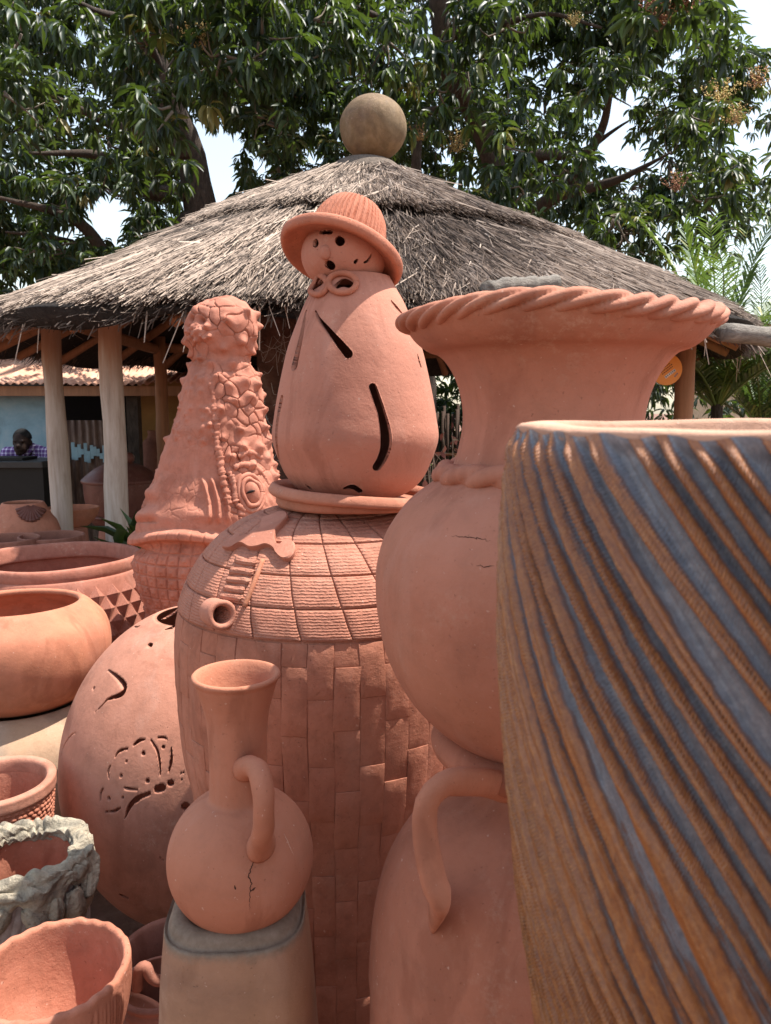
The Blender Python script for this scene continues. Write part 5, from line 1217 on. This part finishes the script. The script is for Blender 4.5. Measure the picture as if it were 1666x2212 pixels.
lump = wob(np.stack([R0 * np.cos(T), R0 * np.sin(T), .12 * np.sin(Q)], -1).reshape(-1, 3), 1, 42, 1).reshape(T.shape)
lump2 = wob(np.stack([R0 * np.cos(T), R0 * np.sin(T), .12 * np.sin(Q)], -1).reshape(-1, 3), 1, 110, 2).reshape(T.shape)
fold = np.abs(np.sin(11 * T + 2.2 * np.sin(T * 3) + 1.2 * np.sin(T * 7 + 1) + 1.6 * Q))
down = np.clip(-np.sin(Q), 0, 1); hang = .030 + .018 * np.sin(T * 7 + 1) + .012 * np.sin(T * 17)
rr2 = R0 * .93 + (.024 + .006 * lump + .0024 * lump2) * np.cos(Q) + .008 * (fold - .5) * (np.cos(Q) > 0) * down
z2 = zg - .012 + (.021 + .006 * lump + .0026 * lump2) * np.sin(Q) - hang * down ** .7 * (np.cos(Q) > -.2) + .010 * (fold - .5) * (1 - down)
V = np.stack([rr2 * np.cos(T), rr2 * np.sin(T), z2], -1).reshape(-1, 3); i = np.arange(nt2)[:, None]; j = np.arange(np2)[None]
F = np.stack([i * np2 + j, ((i + 1) % nt2) * np2 + j, ((i + 1) % nt2) * np2 + (j + 1) % np2, i * np2 + (j + 1) % np2], -1).reshape(-1, 4); mesh('frill', V, F, M['cement'], gp)
r = np.random.default_rng(19)
LM = []
for q in range(3):
    u_, v_ = np.meshgrid(np.linspace(-1, 1, 9), np.linspace(0, 1, 11)); wdt = np.sin(pi * np.clip(v_ * .85 + .12, 0, 1)) ** .7
    X = u_ * wdt * .024; Z = -v_ * .085; Y = -.012 * (1 - np.abs(u_)) * wdt + .0035 * np.sin(u_ * 7 + q) * wdt + .012 * v_ ** 2 - .004
    V = np.stack([X, Y, Z], -1).reshape(-1, 3); V += r.normal(0, .0008, V.shape); ii = np.arange(10)[:, None] * 9; jj = np.arange(8)[None]
    f = np.stack([ii + jj, ii + jj + 1, ii + jj + 10, ii + jj + 9], -1).reshape(-1, 4); Vb2 = V + np.array((0, .010, 0)); bd = list(range(9)) + [e * 9 + 8 for e in range(1, 11)] + [10 * 9 + e for e in range(7, -1, -1)] + [e * 9 for e in range(9, 0, -1)]
    me = bpy.data.meshes.new('clay_leaf'); me.from_pydata(np.vstack([V, Vb2]).tolist(), [], f.tolist() + (f[:, ::-1] + 99).tolist() + [(bd[e], bd[e - 1], bd[e - 1] + 99, bd[e] + 99) for e in range(len(bd))])
    me.polygons.foreach_set('use_smooth', [True] * len(me.polygons)); me.materials.append(M['cement']); LM.append(me)
for q in range(17):
    a = 2 * pi * q / 17 + r.normal(0, .05); o = link('clay_leaf', LM[q % 3], gp, ((R0 + .006) * math.cos(a), (R0 + .006) * math.sin(a), zg - .03 - .02 * r.random()), Euler((r.normal(-.05, .06), r.normal(0, .35), a + pi / 2), 'XYZ')); s_ = .85 + .4 * r.random(); o.scale = (s_, 1.2, s_)
# bottom left bowl
WY = 1.18; WX = P(112, 2082, WY).x; rw = silh(WX, WY, [(285, 2072)])[0]; zw = P(112, 2094, WY).z; wb = thing('scraped_bowl', 'deep half-egg clay bowl with scraped vertical lines in the bottom left corner', 'bowl', (WX, WY, zw - .20))
wc = smooth_curve([(.05, 0), (rw[0] * .62, .028), (rw[0] * .86, .085), (rw[0] * .975, .145), (rw[0], .2)], 60)
def wd_(r, z, T):
    g_ = np.sin(T * 95 + 1.5 * np.sin(T * 9 + z * 20)) * .5 + .5 * np.sin(T * 61 + z * 12)
    k_ = (np.arange(r.shape[0])[:, None] < 60) * fade(z, .01, .05) * (1 - fade(z, .175, .19)); return r + .0009 * g_ * k_, z + .0022 * np.sin(T * 19) * (z > .18) * np.sin(T * 7), T
V, F = lathe(vessel(wc, .014, .02, 50), 640, disp=wd_); mesh('body', V, F, M['bowl'], wb)
V, F = lathe(vessel(smooth_curve([(.05, 0), (.13, .01), (.165, .022), (.174, .04)], 20), .012, .012, 14), 96)
sc_o = tag(mesh('saucer', V, F, M['ochre'], None, (WX + .02, WY + .03, zw - .2505)), 'pale saucer under the scraped bowl', 'saucer')
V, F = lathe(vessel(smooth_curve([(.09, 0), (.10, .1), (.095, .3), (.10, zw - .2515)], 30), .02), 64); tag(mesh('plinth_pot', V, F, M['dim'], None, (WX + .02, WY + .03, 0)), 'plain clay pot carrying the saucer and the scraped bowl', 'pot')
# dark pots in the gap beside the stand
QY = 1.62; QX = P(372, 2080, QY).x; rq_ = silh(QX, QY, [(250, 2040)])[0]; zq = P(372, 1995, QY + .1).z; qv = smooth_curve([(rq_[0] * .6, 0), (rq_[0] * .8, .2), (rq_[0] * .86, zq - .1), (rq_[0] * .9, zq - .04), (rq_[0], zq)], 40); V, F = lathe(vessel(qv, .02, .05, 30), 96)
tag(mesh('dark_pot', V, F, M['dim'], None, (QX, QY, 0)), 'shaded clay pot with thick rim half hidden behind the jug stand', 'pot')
UY = 1.36; UX = P(345, 2150, UY).x; ru = .075; zu = P(335, 2105, UY).z; rp = thing('ridged_pot', 'small ridged dark pot with curled handle between the bowl and the jug stand', 'pot', (UX, UY, 0))
V, F = lathe(vessel(smooth_curve([(.05, 0), (.065, .2), (ru * .98, zu - .08), (ru, zu - .02)], 160), .01, .04, 30), 96, disp=lambda r, z, T: (r + .0035 * np.sin(z * 300), z, T)); mesh('body', V, F, M['dim'], rp)
hpts = np.array([P(297, 2135, UY - .08), P(300, 2098, UY - .09), P(315, 2088, UY - .09), P(325, 2108, UY - .09), P(340, 2118, UY - .085), P(362, 2116, UY - .07)]) - np.array((UX, UY, 0))
V, F = tube(smooth_curve(hpts, 30), .010, 12); mesh('handle', V, F, M['dim'], rp)

# ------------------------------------------------------------------ things behind the posts
def simple_pot(name, label, cat, x, y, Y, prof_, mat, th=.014, cells=64):
    p = P(x, y, Y); V, F = lathe(vessel(smooth_curve(prof_, 40), th, .03, 24), cells); return tag(mesh(name, V, F, mat, None, (p.x, Y, 0)), label, cat)
z1 = P(157, 1098, 5.3).z; bw = thing('wide_bowl', 'shallow brown clay bowl behind the left hut post', 'bowl', (P(157, 1098, 5.3).x, 5.3, 0))
V, F = lathe(vessel(smooth_curve([(.05, z1 - .13), (.10, z1 - .12), (.155, z1 - .06), (.178, z1)], 30), .014, .02, 20), 64); mesh('body', V, F, M['ochre'], bw)
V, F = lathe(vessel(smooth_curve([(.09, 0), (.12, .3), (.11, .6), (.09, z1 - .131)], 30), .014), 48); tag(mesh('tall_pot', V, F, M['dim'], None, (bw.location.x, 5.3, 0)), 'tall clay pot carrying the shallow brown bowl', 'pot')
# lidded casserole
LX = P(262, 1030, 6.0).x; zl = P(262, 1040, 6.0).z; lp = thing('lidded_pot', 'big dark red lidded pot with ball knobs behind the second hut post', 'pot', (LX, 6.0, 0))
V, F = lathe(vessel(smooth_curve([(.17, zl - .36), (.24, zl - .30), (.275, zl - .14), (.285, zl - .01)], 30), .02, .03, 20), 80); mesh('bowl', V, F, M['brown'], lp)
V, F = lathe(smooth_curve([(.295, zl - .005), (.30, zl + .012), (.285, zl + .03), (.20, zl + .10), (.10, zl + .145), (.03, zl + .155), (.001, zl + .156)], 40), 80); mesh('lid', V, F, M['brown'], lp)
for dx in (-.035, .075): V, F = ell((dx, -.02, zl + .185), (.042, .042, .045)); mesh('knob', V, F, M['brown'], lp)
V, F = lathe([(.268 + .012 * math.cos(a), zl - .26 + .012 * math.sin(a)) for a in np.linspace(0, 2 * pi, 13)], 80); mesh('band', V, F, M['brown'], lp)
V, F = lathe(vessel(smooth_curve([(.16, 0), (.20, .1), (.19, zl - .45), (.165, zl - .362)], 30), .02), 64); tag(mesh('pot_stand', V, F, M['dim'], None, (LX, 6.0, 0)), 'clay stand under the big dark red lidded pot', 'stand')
# round jar by the ochre wall, a few rims in the dark
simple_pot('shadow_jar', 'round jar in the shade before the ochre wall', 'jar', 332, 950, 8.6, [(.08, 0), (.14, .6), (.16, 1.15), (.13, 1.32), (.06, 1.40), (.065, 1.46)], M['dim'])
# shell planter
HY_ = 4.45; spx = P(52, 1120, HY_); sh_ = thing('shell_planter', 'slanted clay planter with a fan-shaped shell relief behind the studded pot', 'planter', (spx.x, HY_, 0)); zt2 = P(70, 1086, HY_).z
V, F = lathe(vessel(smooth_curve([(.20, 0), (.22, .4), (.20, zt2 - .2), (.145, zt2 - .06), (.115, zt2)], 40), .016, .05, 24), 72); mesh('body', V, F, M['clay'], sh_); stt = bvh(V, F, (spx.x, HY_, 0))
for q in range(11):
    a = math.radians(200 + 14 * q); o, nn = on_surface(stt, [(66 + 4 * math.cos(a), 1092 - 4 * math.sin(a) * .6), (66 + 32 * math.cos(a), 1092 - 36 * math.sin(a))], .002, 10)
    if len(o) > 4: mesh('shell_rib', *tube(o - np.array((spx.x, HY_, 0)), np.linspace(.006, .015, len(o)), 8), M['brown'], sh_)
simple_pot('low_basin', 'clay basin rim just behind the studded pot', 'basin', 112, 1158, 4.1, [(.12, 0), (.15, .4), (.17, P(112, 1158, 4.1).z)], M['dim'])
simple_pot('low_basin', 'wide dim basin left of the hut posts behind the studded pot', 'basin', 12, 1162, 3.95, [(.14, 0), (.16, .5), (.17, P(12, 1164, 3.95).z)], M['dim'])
# green leaves beside the crocodile
gx0 = P(285, 1150, 3.9); gpl = thing('low_plant', 'low green strap-leaved plant between the studded pot and the crocodile', 'plant', (gx0.x, 3.9, 0))
r = np.random.default_rng(6); n = 16; B = np.stack([r.normal(0, .03, n), r.normal(0, .03, n), np.full(n, .85) + .1 * r.random(n)], 1); D_ = np.stack([r.normal(0, .5, n), r.normal(0, .4, n), .5 + .5 * r.random(n)], 1); L = .25 + .12 * r.random(n)
for q in range(n):
    fr = leaf_frames(B[q:q + 1], D_[q:q + 1], L[q:q + 1], L[q:q + 1] * .16, np.array([0.0]))[0]; lo = link('leaf', LEAFS[q % 6], gpl); lo.matrix_basis = Matrix([[*fr[k_], B[q][k_]] for k_ in range(3)] + [[0, 0, 0, 1]])
mesh('stem', *tube([(0, 0, -.02), (.01, 0, .5), (0, 0, .92)], [.03, .025, .015], 8), M['bark'], gpl)
# round orange tag on the red post
TGY = 4.95; tgp = P(1440, 798, TGY); rtg = 33.5 * scale_at(798, TGY)
tg = thing('round_sign', 'round orange plastic sign with small print fixed to the red hut post', 'sign', tuple(tgp), rot=(pi / 2, math.radians(0), 0))
ang = math.radians(38); ca, sa = math.cos(ang), math.sin(ang)
V, F = lathe([(.0005, -.004), (rtg, -.004), (rtg * 1.01, 0), (rtg, .004), (.0005, .004)], 64); mesh('disc', V, F, plain('orange_plastic', (.78, .26, .02), .35, var=.05, bmp=0, spec=.5), tg, smooth=False)
ink = plain('brown_ink', (.16, .04, .01), .6, bmp=0); wht = plain('white_print', (.75, .68, .62), .6, bmp=0); grey = plain('grey_ink', (.16, .16, .2), .6, bmp=0)
def printed(u, v_, w_, h_, mat, z, name):
    u, v_, w_, h_ = (q * rtg for q in (u, v_, w_, h_)); c = [(u - w_ / 2, v_ - h_ / 2), (u + w_ / 2, v_ - h_ / 2), (u + w_ / 2, v_ + h_ / 2), (u - w_ / 2, v_ + h_ / 2)]
    V = [(a * ca - b_ * sa, a * sa + b_ * ca, zz) for zz in (.0041, z) for a, b_ in c]
    mesh(name, V, [(4, 5, 6, 7), (0, 1, 5, 4), (1, 2, 6, 5), (2, 3, 7, 6), (3, 0, 4, 7)], mat, tg, smooth=False)
r = np.random.default_rng(2); u = -.36
while u < .34:
    w_ = .05 + .05 * r.random(); printed(u + w_ / 2, .66 + .015 * r.normal(), w_, .13 + .03 * r.random(), ink, .0048, 'letter'); u += w_ + .015
printed(0, .48, .60, .05, wht, .0048, 'print_line'); printed(0, .36, .56, .035, wht, .0048, 'print_line')
for vv in (.20, .06, -.08):
    u = -.42
    while u < .36: w_ = .04 + .09 * r.random(); printed(u + w_ / 2, vv, w_, .06, ink, .0047, 'letter'); u += w_ + .035
printed(.02, -.36, .80, .17, wht, .0048, 'number_strip')
for q in range(6): printed(-.30 + .128 * q, -.36, .075, .10, grey, .0054, 'digit')
for q in range(3): printed(.16 + .11 * q, -.68 + .02 * q, .08, .09, grey, .0048, 'letter')
mesh('bracket', *tube([(rtg * .6, 0, -.004), (rtg * .75, .0, -.06)], .006, 6), M['dark_wood'], tg)
